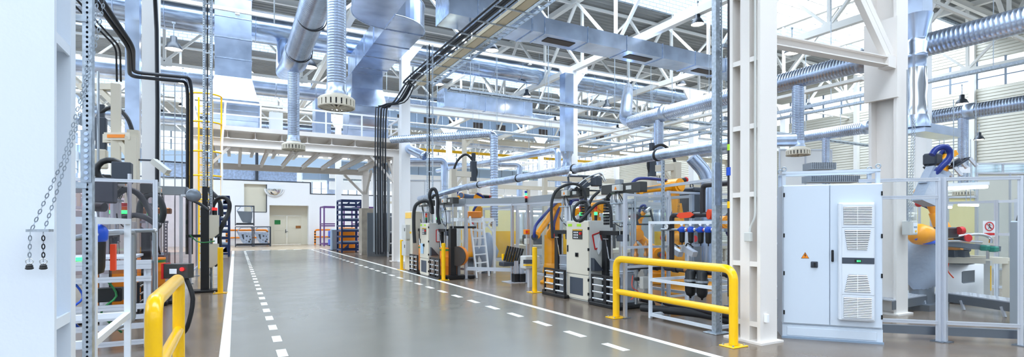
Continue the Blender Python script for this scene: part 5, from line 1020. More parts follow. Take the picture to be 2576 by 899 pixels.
# inner fence and sign
i0, i1, i2 = D(2345,0,12.2), D(2507,0,11.2), D(2640,0,10.6)
fence([i0.xy, i1.xy, i2.xy], 2.2, 'inner aluminium fence carrying the red prohibition sign', rails=(1.45,.3), w=.07)
sg = thing('prohibition_sign', 'white sign with red barred circle on the inner fence', 'sign', tuple(D(2488,576,11.1))); nn = -FW; c = D(2488,576,11.1)
part('sign_plate', MB().bar(c-RT*.13, c+RT*.13, .008, .34), 'paper', sg, True); mt = facing(c+nn*.02, nn); cm = c+nn*.012
m = MB(); cc = cm+V((0,0,.05)); vs = []
for k in range(32): t = 2*PI*k/32; vs += [cc+(RT*math.cos(t)+V((0,0,1))*math.sin(t))*.1, cc+(RT*math.cos(t)+V((0,0,1))*math.sin(t))*.078]
m.add(vs, [(2*k, 2*k+1, (2*k+3) % 64, (2*k+2) % 64) for k in range(32)]); m.bar(cc+(-RT*.06+V((0,0,.06))), cc+(RT*.06-V((0,0,.06))), .018, .004); part('red_ring', m, 'red', sg, True)
part('red_bar', MB().bar(cm+RT*.11-V((0,0,.115)), cm-RT*.11-V((0,0,.115)), .004, .05), 'red', sg, True); part('figure_mark', MB().sphere(cc+V((0,0,.045))+nn*-.002, .013, 8).bar(cc+V((0,0,.03)), cc-V((0,0,.01))+RT*.01, .022, .003).bar(cc-V((0,0,.01)), cc-V((0,0,.05))-RT*.03, .012, .003).bar(cc-V((0,0,.01)), cc-V((0,0,.05))+RT*.03, .012, .003).bar(cc+V((0,0,.03)), cc+V((0,0,.02))+RT*.045, .01, .003), 'black', sg, True)
q = D(2558,0,8.6); o = thing('tall_cabinet', 'tall narrow grey blue cabinet with cables behind the second fence post', 'cabinet', (q.x,q.y,0)); part('body', MB().rbox((q.x-.1,q.y-.18,.0),(q.x+.3,q.y+.05,1.72),.01), 'cab_paint', o, True); part('side_cover', MB().box((q.x-.13,q.y-.2,.0),(q.x-.1,q.y+.05,1.7)), 'box_side', o, True); part('cable_loop', MB().tube([V((q.x,q.y,1.7)), V((q.x+.1,q.y,1.85)), V((q.x+.2,q.y,2.0)), V((q.x+.25,q.y,2.5))], .02, 8), 'black', o, True)
def batten(u0, v0, u1, v1, d_, label):
    a, b = D(u0,v0,d_), D(u1,v1,d_); o = thing('pendant_tube_lamp', label, 'lamp', tuple(a.lerp(b,.5)), group='tube lamps'); dd = (b-a).normalized()
    part('lamp_body', MB().bar(a+V((0,0,.06)), b+V((0,0,.06)), .12, .06), 'white_paint', o, True); part('tube', MB().cyl(a, b, .035, n=10), 'tube_glow', o, True); part('suspension', MB().bar(a+dd*.2+V((0,0,.08)), V(((a+dd*.2).x,(a+dd*.2).y,max(9.9 if d_ > 16 else 4,a.z+1))), .012).bar(b-dd*.2+V((0,0,.08)), V(((b-dd*.2).x,(b-dd*.2).y,max(9.9 if d_ > 16 else 4,b.z+1))), .012), 'zinc', o, True)
batten(2372,475,2482,470,9.6,'bright tube lamp over the robot cell table'); batten(2345,522,2393,522,14,'tube lamp in front of the pale yellow wall panel'); batten(2412,516,2460,517,14,'tube lamp beside the grey column behind the cell fence')
batten(1378,407,1450,410,30,'tube lamp right of the white hall column'); batten(1238,500,1262,500,24,'tube lamp seen through the ladder fence glass'); batten(1190,350,1232,357,36,'tube lamp high behind the bent ribbed pipe'); batten(1335,370,1370,372,38,'tube lamp near the yellow crane rail'); batten(1560,385,1610,391,28,'tube lamp just above the insulated pipe'); batten(1362,480,1392,482,26,'tube lamp low behind the insulated pipe')
batten(1180,508,1215,508,26,'tube lamp in the glass booth behind the ladder'); batten(1290,455,1330,455,44,'tube lamp far beyond the insulated pipe')
# yellow lit booth wall and grey walls behind
def panelwall(u0, u1, d_, z0, z1, m_, name, label, cat='partition'):
    a, b = D(u0,0,d_), D(u1,0,d_); o = thing(name, label, cat, (a.x,a.y,z0)); part('wall_sheet', MB().bar(V((a.x,a.y,(z0+z1)/2)), V((b.x,b.y,(z0+z1)/2)), .08, z1-z0), m_, o, True); f = MB(); n = max(2, int((b-a).length/1.2))
    for k in range(n+1): p = a.lerp(b, k/n)-FW*.05; f.bar(V((p.x,p.y,z0)), V((p.x,p.y,z1)), .06)
    for z in (z0+.03,z1-.03): p, q_ = a-FW*.05, b-FW*.05; f.bar(V((p.x,p.y,z)), V((q_.x,q_.y,z)), .06)
    part('frame_profile', f, 'alu', o, True); return o
panelwall(2310,2452,17,.0,2.6,'pale_yellow','booth_partition','pale yellow booth partition behind the large robot'); panelwall(2455,2620,19,.0,3.6,'siding','booth_partition','cream booth partition behind the prohibition sign'); panelwall(2440,2600,21,2.9,4.2,'glass_blue','booth_glazing','blue tinted glazing band above the cell at the frame edge')
q = D(2465,400,18); solo('white_panel_sign', MB().bar(D(2413,428,12), D(2440,428,12), .02, .14), 'paper', 'small white blue rimmed panel hung beside the ribbed drop tube', 'panel')
# box on column two
q = AY(2282,574,4.83); o = thing('switch_box', 'small white control box on the flange of the cream plate column', 'box', tuple(q)); part('box_body', MB().rbox((q.x-.13,4.72,q.z-.13),(q.x+.13,4.86,q.z+.13),.01), 'grey_box', o, True); part('front_label', MB().box((q.x-.04,4.715,q.z-.1),(q.x+.11,4.72,q.z+.1)), 'paper', o, True); part('blue_print', MB().box((q.x-.02,4.712,q.z-.0),(q.x+.03,4.715,q.z+.03)).box((q.x+.04,4.712,q.z-.0),(q.x+.09,4.715,q.z+.03)), 'band_blue', o, True); part('yellow_button', MB().cyl((q.x+.04,4.715,q.z-.06),(q.x+.04,4.705,q.z-.06),.02), 'yellow', o, True)
part('conduit_pipe', MB().cyl((q.x+.0,4.83,q.z+.13),(q.x+.0,4.83,4.5),.012), 'steel_pipe', o, True)
# chains behind column two
for u, l in ((2296,'pair strand of hoist chain hanging by the cream plate column'),(2302,'second strand of hoist chain by the cream plate column')):
    P = [D(u,300,8.2), D(u-6,440,8.2), D(u-12,560,8.2)]; m = MB()
    for i in range(2):
        L = (P[i+1]-P[i]).length; n = int(L/.026)
        for k in range(n): c = P[i].lerp(P[i+1], k/n); m.torus(c, .014, .0035, k % 2, 8, 4)
    solo('hanging_chain', m, 'zinc', l, 'chain')
# ================================================================ MAGAZINE AND PANELS BY THE CENTRE FENCE
q = D(1285,655,14.9); o = thing('parts_magazine', 'magazine of yellow cradles holding slanted black pins', 'magazine', (q.x,q.y,0))
for k, (du, dv) in enumerate(((-14,0),(-6,0),(6,4),(14,6))):
    c = D(1285+du,648+dv,14.9); part('yellow_cradle', MB().bar(c-V((0,0,.07))-RT*.05, c+V((0,0,.1))-RT*.05, .06, .12).bar(c-RT*.09-V((0,0,.06)), c+RT*.09-V((0,0,.08)), .2, .05), 'yellow', o, True, 'yellow cradle')
for k in range(7): a = D(1268+k*6.2,648+k*1.2,14.8); part('black_pin', MB().cyl(a-V((0,0,.1)), a+V((0,0,.33))+RT*.12, .032), 'black', o, True)
c = D(1285,664,14.9); part('base_block', MB().rbox(c-V((.32,.15,.06)), c+V((.32,.15,.06)),.02), 'dark_steel', o, True)
for u in (1297,1312): c = D(u,0,14.8); part('leg', MB().alu((c.x,c.y,.02),(c.x,c.y,.62),.12), 'alu', o, True); part('foot', MB().rbox((c.x-.09,c.y-.09,0),(c.x+.09,c.y+.09,.25),.01), 'black', o, True)
part('floor_plate', MB().box((q.x-.2,q.y-.4,0),(q.x+.6,q.y+.2,.015)), 'alu', o, True)
q = D(1333,660,13.6); o = thing('operator_panel', 'grey operator panel box with yellow strips beside the bollard', 'panel', (q.x,q.y,0)); part('box', MB().rbox(q-RT*.0-V((.22,.15,.17)), q+V((.22,.15,.17)),.02), 'grey_box', o, True); part('screen', MB().bar(q-FW*.26-RT*.18+V((0,0,.03)), q-FW*.26+RT*.1+V((0,0,.03)), .01, .1), 'dark_steel', o, True); part('yellow_strip', MB().bar(q-FW*.26-RT*.18-V((0,0,.06)), q-FW*.26+RT*.15-V((0,0,.06)), .01, .04), 'yellow', o, True); part('stand', MB().bar((q.x,q.y,0),(q.x,q.y,q.z-.15),.1), 'alu', o, True)
q = D(1325,584,14.4); o = thing('emergency_box', 'orange emergency stop box on the fence post', 'box', tuple(q)); part('box_body', MB().rbox(q-V((.07,.07,.07)), q+V((.07,.07,.07)),.01), 'orange', o, True); part('stop_button', MB().cyl(q-FW*.1, q-FW*.16, .035), 'red', o, True)
q = D(1325,608,14.4); solo('socket_box', MB().rbox(q-V((.05,.07,.08)), q+V((.05,.07,.08)),.01), 'grey_box', 'white socket box under the orange emergency box', 'box')
# ================================================================ STRUT MASTS
def mast(x, y, zt, label, cables=True):
    o = thing('strut_mast', label, 'mast', (x,y,0)); R_ = V((C_,-S_,0))
    for e in (-1, 1): p = V((x,y,0))+R_*e*.09; part('strut', MB().perf(p, .05, .0, zt, (-S_,-C_,0), .06, .012), 'zinc', o, True)
    for k in range(int(zt/.62)): z = .4+k*.62; part('rung', MB().bar(V((x,y+.03,z))-R_*.1, V((x,y+.03,z))+R_*.1, .03), 'zinc', o, True)
    if cables: part('cable_bundle', MB().bar((x,y+.05,.2),(x,y+.05,zt),.03,.03), 'cable', o, True)
    return o
mast(-.62,14.95,13.4,'tall galvanised strut mast with black cables in front of the caged ladder'); mast(5.9,16.9,7.9,'galvanised strut mast reaching up to the cable tray')
# ================================================================ LEFT SIDE MACHINES
q = V((-.66,14.75,0)); o = thing('black_mast', 'black steel mast carrying two beige boxes beside the aisle line', 'mast', tuple(q)); part('mast_post', MB().rbox((q.x-.09,q.y-.1,.05),(q.x+.09,q.y+.1,2.1),.01), 'black', o, True); part('mast_foot', MB().rbox((q.x-.25,q.y-.2,0),(q.x+.3,q.y+.2,.06),.01), 'black', o, True); part('side_arm', MB().box((q.x-.4,q.y-.05,1.35),(q.x,q.y+.03,1.42)), 'black', o, True)
for z, l in ((1.32,'upper beige sloped box on the black mast'),(.6,'lower beige sloped box on the black mast')):
    a = D(514,0,12.6); b = D(550,0,12.6); o = thing('terminal_box', l, 'box', (a.x,a.y,z)); x0_, x1_ = a.x, b.x; y = a.y
    part('box_body', MB().prism([(x0_,z),(x0_,z+.58),(x1_,z+.58),(x1_,z+.12),(x1_-.14,z)], 1, y, y+.45), 'beige', o, True); part('front_door', MB().prism([(x0_+.015,z+.015),(x0_+.015,z+.565),(x1_-.015,z+.565),(x1_-.015,z+.13),(x1_-.145,z+.015)], 1, y-.015, y), 'beige', o, True); part('bottom_gland', MB().bar((x1_-.1,y+.2,z+.03),(x1_+.0,y+.2,z+.1),.08), 'dark_steel', o, True)
ql = D(540,541,12.7); stacklight((ql.x,ql.y+.1,1.9), ('red_glow',), 'single red lamp on the upper beige sloped box', .06)
hose([D(553,620,13), D(553,585,13), D(563,560,13), D(575,535,13.2), D(577,512,13.2), D(566,498,13.2), D(549,500,13.2), D(536,518,13.2), D(532,548,13.2)], .05, 'thick black hose hooked over the two beige boxes'); hose([D(527,472,13.6), D(533,495,13.6), D(530,520,13.6)], .06, 'upper black hose end beside the strut mast'); hose([D(534,485,14), D(548,500,14), D(556,520,14), D(557,545,14)], .05, 'black hose falling behind the beige boxes'); hose([D(470,500,12.6), D(500,512,12.6), D(525,530,12.6)], .035, 'black cable from the round grey lamp to the beige boxes')
hose([D(478,592,12.4), D(495,607,12.4), D(515,611,12.3), D(540,607,12.3)], .015, 'green cable drooping across the black mast', 'green_band', 6); solo('cable_chain', MB().bar(D(516,470,12.9), D(516,540,12.9), .12, .1), 'black', 'black cable chain at the foot of the strut mast by the beige boxes', 'cable chain')
q = D(487,492,12.6); o = thing('round_lamp', 'round grey housing lamp at the corner of the glazed machine', 'lamp', tuple(q)); part('lamp_bowl', MB().lathe(q, [(0,-.12),(.13,-.1),(.17,0),(.15,.03),(0,.04)], 20, (.3,-1,.2)), 'alu_dark', o, True); part('lamp_arm', MB().bar(q, q-RT*.3, .05), 'alu', o, True)
fence([(-3.4,15.03),(-1.18,15.03),(-1.12,17),(-1.1,19.5)], 2.45, 'glazed aluminium enclosure along the left side of the aisle', rails=(.3,), w=.07, glass='glass_smoke'); solo('enclosure_header', MB().box((-3.4,14.95,2.4),(-1.1,15.05,2.6)).box((-1.2,15.05,2.4),(-1.05,19.5,2.6)), 'box_side', 'grey header beam on top of the glazed enclosure', 'beam')
ck = thing('small_press', 'cluttered small press inside the glazed enclosure', 'machine', (-2,16.3,0)); part('machine_base', MB().rbox((-2.9,15.9,0),(-1.6,17.2,.9),.03), 'alu_dark', ck, True); part('perforated_rack', MB().perf((-2.65,15.6,0),.07,0,1.75,(0,-1,0),.08,.014).perf((-1.55,15.6,0),.07,0,1.75,(0,-1,0),.08,.014).box((-2.7,15.6,1.7),(-1.5,15.66,1.76)), 'zinc', ck, True); part('cabinet_box', MB().rbox((-2.3,15.7,.9),(-1.8,16.1,1.5),.02), 'beige', ck, True); part('yellow_label', MB().box((-2.1,15.68,.95),(-1.95,15.7,1.1)), 'yellow', ck, True); part('upper_carriage', MB().rbox((-2.9,16,1.95),(-1.5,16.5,2.1),.02).bar((-2.2,16.2,2.1),(-2.2,16.2,1.5),.12), 'brass', ck, True); part('hose_set', MB().tube([(-2.5,15.9,1.9),(-2.1,15.8,1.6),(-1.8,15.8,1.3),(-1.7,15.9,.9)], .02, 8).tube([(-2.8,15.9,1.0),(-2.4,15.7,.5),(-2.0,15.7,.3),(-1.7,15.8,.6)], .02, 8), 'rubber', ck, True)
o = thing('push_button_box', 'black and red push button box behind the end of the left guard rail', 'box', (-.6,8.2,0)); q = D(450,682,7.3)
part('box_body', MB().bar(q-RT*.17, q+RT*.17, .14, .2), 'hmi', o, True); part('red_side', MB().bar(q-RT*.2, q-RT*.17, .16, .22), 'red', o, True); part('lit_button', MB().cyl(q+RT*.1-FW*.08+V((0,0,.03)), q+RT*.1-FW*.1+V((0,0,.03)), .025), 'red_glow', o, True); part('white_plate', MB().bar(q-RT*.08-FW*.08, q+RT*.02-FW*.08, .01, .07), 'paper', o, True); part('stand', MB().bar(V((q.x,q.y+.1,0)), V((q.x,q.y+.1,q.z)), .08), 'black', o, True); part('cable_bundle', MB().tube([q+RT*.1-V((0,0,.1)), q+RT*.2-V((0,0,.4)), q+RT*.12-V((0,0,.8)), V((q.x,q.y+.1,.05))], .03, 8), 'black', o, True)
# conveyor frame of alu profiles behind the left rack
o = thing('profile_frame', 'stack of horizontal aluminium profiles on the machine behind the near white rack', 'machine', (-2,8.5,0))
for x in (-1.05,-2.2,-3.2): part('post', MB().alu((x,8.5,0),(x,8.5,1.16),.08), 'alu', o, True)
for z, h in ((1.12,.12),(.93,.07),(.56,.07),(.42,.06),(.3,.07),(.08,.06)): part('profile_rail', MB().alu((-3.4,8.45,z),(-1.0,8.45,z),.05,h), 'alu', o, True)
part('work_top', MB().box((-3.4,8.5,1.2),(-1.2,9.3,1.23)), 'alu', o, True); part('green_light', MB().box((-1.9,8.46,1.19),(-1.7,8.5,1.235)), 'green_glow', o, True)
for k, x in enumerate((-1.5,-1.85,-2.3)): part('cable_loom', MB().tube([(x,8.6,.9),(x+.1,8.55,.7),(x-.05,8.5,.5),(x+.15,8.6,.2)], .014, 6), ('green_band','blue','rubber')[k], o, True)
part('valve_block', MB().rbox((-1.75,8.6,.62),(-1.35,8.8,.8),.01).rbox((-2.6,8.6,.12),(-1.9,8.8,.28),.01), 'black', o, True); part('white_duct', MB().box((-3,8.7,.45),(-1.2,8.75,.53)), 'paper', o, True)
for (x, y), l in (((-1.95,11.5),'drum pump with orange drum behind the smoked fence, nearer one'),((-1.6,13.3),'drum pump with orange drum behind the smoked fence beside the glazed enclosure')): dup(p2_, (x,y,0), PI, l, 'drum pumps with orange drums')
o = ccab(-2.35,-1.75,12.1,12.75,1.72,'grey control cabinet between the two orange drums behind the near fence')
q = D(293,540,9.8); stacklight((q.x-.06,q.y,1.75), ('green_glow','amber','red_lens'), 'lit green signal light behind the near rack', .05); stacklight((q.x+.12,q.y,1.75), ('green_glow','amber','red_lens'), 'second lit green signal light behind the near rack', .05)
hose([D(292,492,9.2), D(315,478,9.2), D(345,486,9.2), D(370,520,9.2), D(390,560,9.0)], .05, 'thick black hose arching down behind the near fence'); hose([D(312,548,8.6), D(340,542,8.6), D(370,550,8.4), D(402,572,8.4)], .045, 'black hose curving over the aluminium fence rail'); hose([D(350,545,10.5), D(355,510,10.5), D(375,490,10.5), D(398,498,10.5), D(411,530,10.5), D(405,560,10.5)], .06, 'fat black hose looping behind the aluminium fence post')
q = D(262,480,8.2); o = thing('motor_unit', 'dark grey motor box above the near rack', 'machine', (q.x,q.y,0)); part('motor_box', MB().rbox(q-V((.25,.15,.2)), q+V((.15,.15,.2)),.02), 'dark_steel', o, True); part('pipe', MB().cyl(D(225,520,7.8), D(263,522,7.8), .07), 'rubber', o, True); part('red_coupling', MB().lathe(D(208,517,7.6), [(.05,0),(.14,.05),(.05,.12)], 16, (1,0,0)), 'orange_red', o, True); part('column', MB().cyl((q.x,q.y,0), q-V((0,0,.2)), .06).cyl(V((q.x+.3,q.y+.2,0)), q+V((.3,.2,.3)), .03), 'alu', o, True); part('cable_chain', MB().torus(D(277,430,8.6), .18, .05, 1, 14, 6), 'black', o, True); part('dark_block', MB().rbox(D(308,432,8.6)-V((.13,.12,.2)), D(308,432,8.6)+V((.13,.12,.15)),.01), 'dark_steel', o, True)
o = thing('floodlight', 'tilted long floodlight on a bracket left of the caged ladder', 'lamp', tuple(D(405,420,12))); a, b = D(386,405,12), D(423,434,12); part('lamp_housing', MB().bar(a, b, .16, .12), 'grey_box', o, True); part('lamp_glass', MB().bar(a-V((0,0,.07)), b-V((0,0,.07)), .12, .03), 'tray_beige', o, True); part('bracket', MB().bar(D(285,400,12), D(385,404,12), .04).bar(D(385,404,12), a, .05), 'dark_steel', o, True)
for (u, v0, v1, d_), l in (((247,180,650,9),'thin steel rod left of the beige gallows post'),((690,0,60,18),'thin rod high beside the spiral duct')): solo('steel_rod', MB().cyl(D(u,v0,d_), D(u,v1,d_), .02), 'steel_pipe', l, 'rod')
# ================================================================ RACKS AT THE END OF THE AISLE
def storage(x0_, x1_, y0_, y1_, levels, m_, label, roll=True):
    o = thing('storage_rack', label, 'rack', ((x0_+x1_)/2,(y0_+y1_)/2,0)); H = levels[-1]
    for x in (x0_, x1_):
        for y in (y0_, y1_): part('leg', MB().box((x-.05,y-.05,0),(x+.05,y+.05,H)), m_, o, True)
    for z in levels: part('shelf_frame', MB().box((x0_,y0_-.04,z-.05),(x1_,y0_+.04,z+.05)).box((x0_,y1_-.04,z-.05),(x1_,y1_+.04,z+.05)).box((x0_-.04,y0_,z-.05),(x0_+.04,y1_,z+.05)).box((x1_-.04,y0_,z-.05),(x1_+.04,y1_,z+.05)), m_, o, True)
    if roll:
        for z in levels[1:-1:2]: part('sheet_layer', MB().box((x0_+.06,y0_+.06,z+.06),(x1_-.06,y1_-.06,z+.12)), 'band_blue', o, True)
        for x, z in ((x0_+.15,H-.35),(x1_-.35,H-.35),(x0_+.1,.25),(x1_-.4,.25),(x1_-.4,H/2)): part('gusset', MB().prism([(x,z),(x+.3,z),(x+.3,z+.3)], 1, y0_-.05, y0_-.03), m_, o, True)
    return o
lv = (.15,.55,.95,1.3,1.6,1.95,2.3,2.6,2.9,3.15)
storage(5.62,6.75,31.9,33.4,lv,'navy','tall navy steel rack stack in front of the concrete cased post'); storage(-.75,-.3,30.8,33.6,lv,'navy','navy steel rack stack at the edge of the left aisle line')
storage(6.1,7.6,42.2,44.2,(.15,1.6,1.75,3.1),'purple','open purple steel rack behind the navy rack stack',False); storage(8.6,10.1,42.2,44.2,(.15,1.6,1.75,3.1),'purple','second purple steel rack partly hidden by the rear mezzanine post',False)
o = thing('blue_crate_stack', 'blue crates on a small trolley beside the purple rack', 'crates', (6.2,38.5,0))
for z in (.2,.8): part('crate', MB().rbox((5.9,38.2,z),(6.7,39,z+.45),.05), 'blue', o, True); part('crate_frame', MB().box((5.85,38.15,z-.05),(6.75,39.05,z)), 'dark_steel', o, True)
solo('orange_bin', MB().rbox((6.0,34.4,.0),(6.9,35.2,1.5),.05), 'orange', 'orange bin behind the navy rack stack', 'bin'); solo('grey_bin', MB().rbox((5.5,34.9,0),(6.0,35.5,1.4),.05), 'band_blue', 'grey blue bin behind the navy rack stack', 'bin')
def hooprail(x0_, x1_, y, label):
    o = thing('guard_rail', label, 'guard rail', (x0_,y,0)); part('hoop', MB().elbow_pipe([(x0_,y,0),(x0_,y,1.25),(x1_,y,1.25),(x1_,y,0)], .07, .2, 12), 'orange', o, True); part('middle_rail', MB().cyl((x0_,y,.65),(x1_,y,.65),.06), 'orange', o, True)
    s_ = MB()
    for k in range(5):
        for x in (x0_, x1_): s_.cyl((x,y,.15+k*.22),(x,y,.25+k*.22),.074)
    part('black_stripes', s_, 'black', o, True)
hooprail(5.95,9.6,46.2,'orange hoop rail with black stripes to the right of the double door'); hooprail(-.6,2.3,46.2,'orange hoop rail behind the car door racks')
def cardoor(x, z, y, label, body=True):
    o = thing('car_door', label, 'car door', (x,y,z), group='car doors in racks'); L = 1.35
    S3 = .8; P = [(a*S3,b) for a, b in [(0,.95),(.38,.25),(.52,.08),(1.22,.02),(1.32,.5),(1.32,.92)]]; part('door_skin', MB().prism([(x+a,z+b) for a, b in P], 1, y, y+.06), 'galv_flat' if body else 'alu_dark', o, True)
    w_ = MB(); Q = [(a*S3,b) for a, b in [(0,.95),(.35,1.3),(1.05,1.32),(1.26,1.28),(1.32,.92)]]
    for i in range(4): w_.bar((x+Q[i][0],y+.03,z+Q[i][1]), (x+Q[i+1][0],y+.03,z+Q[i+1][1]), .06)
    part('window_frame', w_, 'galv_flat', o, True)
    if body:
        h = MB().prism([(x+.32,z+.75),(x+.42,z+.38),(x+.5,z+.4),(x+.46,z+.78)], 1, y-.01, y)
        for a, b, r in ((.85,.62,.08),(1.1,.6,.05),(1.15,.35,.07),(1.05,.2,.09),(.8,.3,.04)): h.cyl((x+a*S3,y-.01,z+b),(x+a*S3,y,z+b),r*.85)
        part('access_hole', h, 'dark_steel', o, True)
def doorrack(x, z, y, label, dl_, body=True):
    o = thing('door_rack', label, 'rack', (x,y,z), group='dark racks holding car doors'); f = MB(); w_, h_, dp = 1.27, 1.55, 1.0
    for a in (0, w_):
        for b in (0, dp): part('leg', MB().box((x+a-.03,y+b-.03,z),(x+a+.03,y+b+.03,z+h_)), 'dark_steel', o, True)
    for zz in (.1, h_-.03): part('frame_ring', MB().box((x,y-.03,z+zz-.03),(x+w_,y+.03,z+zz+.03)).box((x,y+dp-.03,z+zz-.03),(x+w_,y+dp+.03,z+zz+.03)).box((x-.03,y,z+zz-.03),(x+.03,y+dp,z+zz+.03)).box((x+w_-.03,y,z+zz-.03),(x+w_+.03,y+dp,z+zz+.03)), 'dark_steel', o, True)
    part('rubber_sill', MB().box((x+.05,y,z+.12),(x+w_-.05,y+dp,z+.22)), 'rubber', o, True); cardoor(x+.1, z+.2-.02, y+.25, dl_, body)
bx = AY(592,600,44.2).x; bx2 = AY(635,600,44.2).x
doorrack(bx,0,44.2,'dark rack with bare silver car door, lower one of the stacked pair','bare silver car door in the lower stacked rack'); doorrack(bx,1.6,44.2,'dark rack holding a grey door panel, upper one of the stacked pair','grey car door panel in the upper rack',False); doorrack(bx2,0,44.2,'dark rack with bare silver car door next to the double door','bare silver car door in the rack next to the double door')
o = thing('test_station', 'grey framed test station behind the rear mezzanine post', 'machine', (7.4,27.5,0)); x0_, y0_ = 7.0, 26.6
for x in (x0_, x0_+1, x0_+2.0): part('post', MB().bar((x,y0_,0),(x,y0_,2.1),.08), 'alu', o, True)
for z in (.1,.7,1.3,2.1): part('shelf_rail', MB().box((x0_,y0_-.03,z-.03),(x0_+2,y0_+.03,z+.03)), 'alu', o, True)
part('instrument', MB().rbox((x0_+.1,y0_+.1,.75),(x0_+1.8,y0_+.6,1.2),.03).rbox((x0_+.2,y0_+.1,.15),(x0_+1.7,y0_+.6,.55),.03), 'dark_steel', o, True); part('blue_filters', MB().cyl((x0_+.3,y0_,1.75),(x0_+.3,y0_,1.95),.06).cyl((x0_+.6,y0_,1.75),(x0_+.6,y0_,1.95),.06), 'blue', o, True); part('back_panel', MB().box((x0_-.9,y0_+.7,0),(x0_+2,y0_+.75,2.3)), 'alu_dark', o, True); part('wire_loom', MB().tube([(x0_+.2,y0_,1.1),(x0_+.6,y0_,.9),(x0_+1.0,y0_,1.2),(x0_+1.5,y0_,.8)], .02, 6), 'orange_red', o, True)
for y, z, l in ((18.9,1.15,'upper grey terminal box by the white mezzanine post'),(18.9,.55,'lower grey terminal box by the white mezzanine post')):
    q = D(1030,0,18.6); o = thing('terminal_box', l, 'box', (q.x,q.y,z)); part('box_body', MB().rbox((q.x-.2,q.y-.2,z),(q.x+.35,q.y+.3,z+.52),.01), 'grey_box', o, True); part('small_display', MB().box((q.x-.205,q.y-.12,z+.28),(q.x-.2,q.y-.02,z+.4)), 'hmi', o, True); part('bottom_cables', MB().tube([(q.x,q.y,z),(q.x+.1,q.y-.1,z-.1),(q.x+.3,q.y,z-.12)], .025, 6), 'rubber', o, True)
q = D(1036,0,18.9); solo('box_stand', MB().bar((q.x+.15,q.y,0),(q.x+.15,q.y,1.7),.1), 'alu_dark', 'stand behind the grey terminal boxes', 'stand')
# ================================================================ FAR ROWS OF CELLS
def make_cell():
    o = thing('machine_cell', 'x', 'machine cell'); WM[o] = Matrix.Identity(4)
    for x in (0,2,4):
        for y in (0,3): part('post', MB().bar((x,y,0),(x,y,2.4),.09), 'alu', o)
    for z in (.25,2.35): part('rail', MB().box((0,-.04,z-.05),(4,.04,z+.05)).box((0,2.96,z-.05),(4,3.04,z+.05)).box((-.04,0,z-.05),(.04,3,z+.05)).box((3.96,0,z-.05),(4.04,3,z+.05)), 'alu', o)
    part('clear_panel', MB().box((.05,-.01,.3),(3.95,.01,2.3)).box((-.01,.05,.3),(.01,2.95,2.3)), 'glass', o)
    part('control_cabinet', MB().rbox((4.2,.2,0),(5.2,.9,2.1),.02), 'grey_box', o); part('work_table', MB().rbox((.8,.8,.7),(2.8,2,.85),.02).box((.9,.9,0),(1.0,1.0,.7)).box((2.6,1.8,0),(2.7,1.9,.7)).box((2.6,.9,0),(2.7,1,.7)), 'beige', o)
    part('tooling', MB().rbox((1.1,1.0,.85),(1.9,1.6,1.25),.04).cyl((2.3,1.4,.85),(2.3,1.4,1.7),.12), 'dark_steel', o); part('overhead_frame', MB().bar((.3,2.6,0),(.3,2.6,3.3),.14).bar((3.7,2.6,0),(3.7,2.6,3.3),.14).bar((.3,2.6,3.3),(3.7,2.6,3.3),.16).bar((2,2.6,3.3),(2,2.6,2.2),.12), 'beige', o)
    part('yellow_guard', MB().box((.2,2.2,.3),(1.2,2.3,1.4)), 'yellow', o); part('work_light', MB().box((.6,1.4,2.2),(2.2,1.5,2.26)), 'tube_glow', o); return o
cp = None; n_ = 0
rows = [(9.2,12.6),(9.4,17.0),(14.5,13.0),(9.8,23.6),(14.2,18.6),(19.6,16.8),(20.5,9.2),(26,12.5),(14.2,25.6),(20.4,25.4),(27,24.2),(33.0,17.5),(9,34.5),(16,35),(23,35),(30,34),(12,44.5),(20,45.5),(29,46),(19.5,3.0),(27,4.5),(34,8.4),(-9,12.5),(-9,19),(-8,26),(-9,34)]
wh = ['beside the ladder platform','behind the ladder fence','behind the yellow robots','behind the mezzanine post','in the second machine row by the ribbed drop tube','near the slatted side wall, third row','beyond the filter rack','far beyond the cream columns']
for i, (x, y) in enumerate(rows):
    if i < 6: l = 'clear panelled machine cell '+wh[i]
    else: l = 'small clear panelled machine cell in the distant rows of the hall' if x > 0 else 'clear panelled machine cell in the bay left of the hall column'
    if cp is None: cp = make_cell(); cp.location = (x,y,0); cp['label'] = l; cp['group'] = 'machine cells in the hall'
    else: dup(cp, (x,y,0), 0, l, 'machine cells in the hall')
for x0_, y, z, l in ((9,29.3,9.2,'ladder tray crossing above the white crane beam'),(9,38.2,9.4,'ladder tray crossing the far hall'),(8,20.3,7.4,'ladder tray crossing between the trusses at the drop ducts')):
    o = thing('cable_tray', l, 'cable tray', (x0_,y,z)); m = MB(); m.box((x0_,y,z),(41,y+.03,z+.1)).box((x0_,y+.4,z),(41,y+.43,z+.1))
    for k in range(int((41-x0_)/.5)): m.box((x0_+k*.5,y,z+.01),(x0_+k*.5+.03,y+.43,z+.04))
    part('tray_ladder', m, 'zinc', o, True); part('cable_bundle', MB().bar((x0_,y+.15,z+.08),(41,y+.15,z+.08),.08,.06).bar((x0_,y+.3,z+.07),(41,y+.3,z+.07),.05,.04), 'cable', o, True); h = MB()
    for k in range(8): h.box((x0_+1+k*4,y+.2,z),(x0_+1.03+k*4,y+.23,13.5))
    part('hanger_rod', h, 'zinc', o, True)
for k, (x, y, z) in enumerate(((17.5,15,6.3),(21,12,6.6),(19,20,7),(24,17,7))):
    a = (x,y-6,z); b = (x,y+16,z); o = thing('cable_channel', ('galvanised channel lengthwise beyond the ribbed duct','white channel running under the second ribbed duct','high pale channel above the second row cells','high pale channel in front of the slatted wall')[k], 'channel', a)
    part('channel_body', MB().bar(a, b, .22, .1), 'zinc' if k % 2 else 'truss', o, True); h = MB()
    for j in range(5): h.box((x-.01,y-5+j*5,z),(x+.01,y-4.98+j*5,9.9 if x > 14 else 10.7))
    part('hanger_rod', h, 'zinc', o, True)

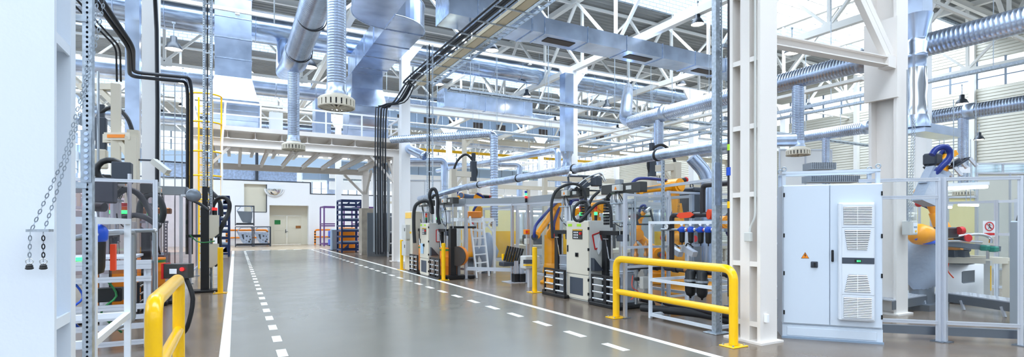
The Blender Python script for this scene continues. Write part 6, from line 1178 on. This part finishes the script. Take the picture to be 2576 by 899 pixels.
# ---- things beyond the end wall and behind the cells
a, b = AY(760,440,54), AY(915,440,54); o = thing('rectangular_duct', 'blue grey duct with drop leg above the lower part of the end wall', 'duct', tuple(a)); rect_run(o, [a, b+V((8,0,0))], .9, .95, 'band_blue', 1.6); c = AY(832,440,54); part('drop_leg', MB().box((c.x-.4,53.6,2.5),(c.x+.4,54.4,c.z)), 'galv', o, True)
o = thing('roof_screen', 'corrugated galvanised screen standing on the roof of the white end building', 'screen', (2,49,5.3)); m = MB(); x = -6.
while x < 4.6: m.box((x,49,5.3),(x+.12,49.05,6.6)); m.box((x+.12,49.04,5.3),(x+.3,49.08,6.6)); x += .3
part('corrugated_sheet', m, 'galv_flat', o, True); part('dark_pipe', MB().cyl((-6,48.6,6.7),(7,48.6,6.45),.07), 'dark_steel', o, True)
for x, l in ((1.6,'dark vertical pipe rising from the end building roof'),): solo('riser_pipe', MB().cyl((x,48.5,5.3),(x,48.5,9),.12), 'dark_steel', l, 'pipe')
for i, u in enumerate((943,952,961,968,977)): solo('riser_pipe', MB().cyl(D(u,380,26), V((D(u,0,26).x,D(u,0,26).y,.3)), .05 if i % 2 else .08), 'cable' if i == 3 else 'steel_pipe', ('thin steel riser right of the rear mezzanine post','second steel riser between the mezzanine posts','thick grey riser between the mezzanine posts','black riser between the mezzanine posts','steel riser beside the front mezzanine post')[i], 'pipe')
panelwall(1430,1565,27,0,3.3,'white_paint','white_partition','white partition behind the grey control cabinet'); panelwall(1600,1810,23,0,3.6,'cladding','white_partition','pale partition behind the yellow straight armed robot'); panelwall(1215,1335,31,0,3.4,'white_paint','white_partition','white partition far behind the white ladder'); panelwall(1030,1110,30,.0,4.3,'white_paint','white_partition','white partition behind the orange drum pumps')
panelwall(1960,2090,24,0,5.2,'white_paint','white_partition','tall white partition above the switch cabinet between the cream columns')

panelwall(1178,1305,24,0,2.9,'pale_yellow','booth_partition','pale yellow panel coloured as booth light behind the white ladder')  # panel colour stands in for the light inside the booth
q = D(1054,0,18.3); o = thing('beige_cabinet', 'large beige machine cabinet behind the orange drum and thick hoses', 'cabinet', (q.x,q.y,0)); part('body', MB().rbox((q.x-.25,q.y,0),(q.x+.55,q.y+.9,2.15),.02), 'beige', o, True); part('yellow_trim', MB().box((q.x-.26,q.y+.1,1.35),(q.x-.25,q.y+.8,1.42)).box((q.x-.26,q.y+.1,1.9),(q.x-.25,q.y+.8,2.1)), 'yellow', o, True)
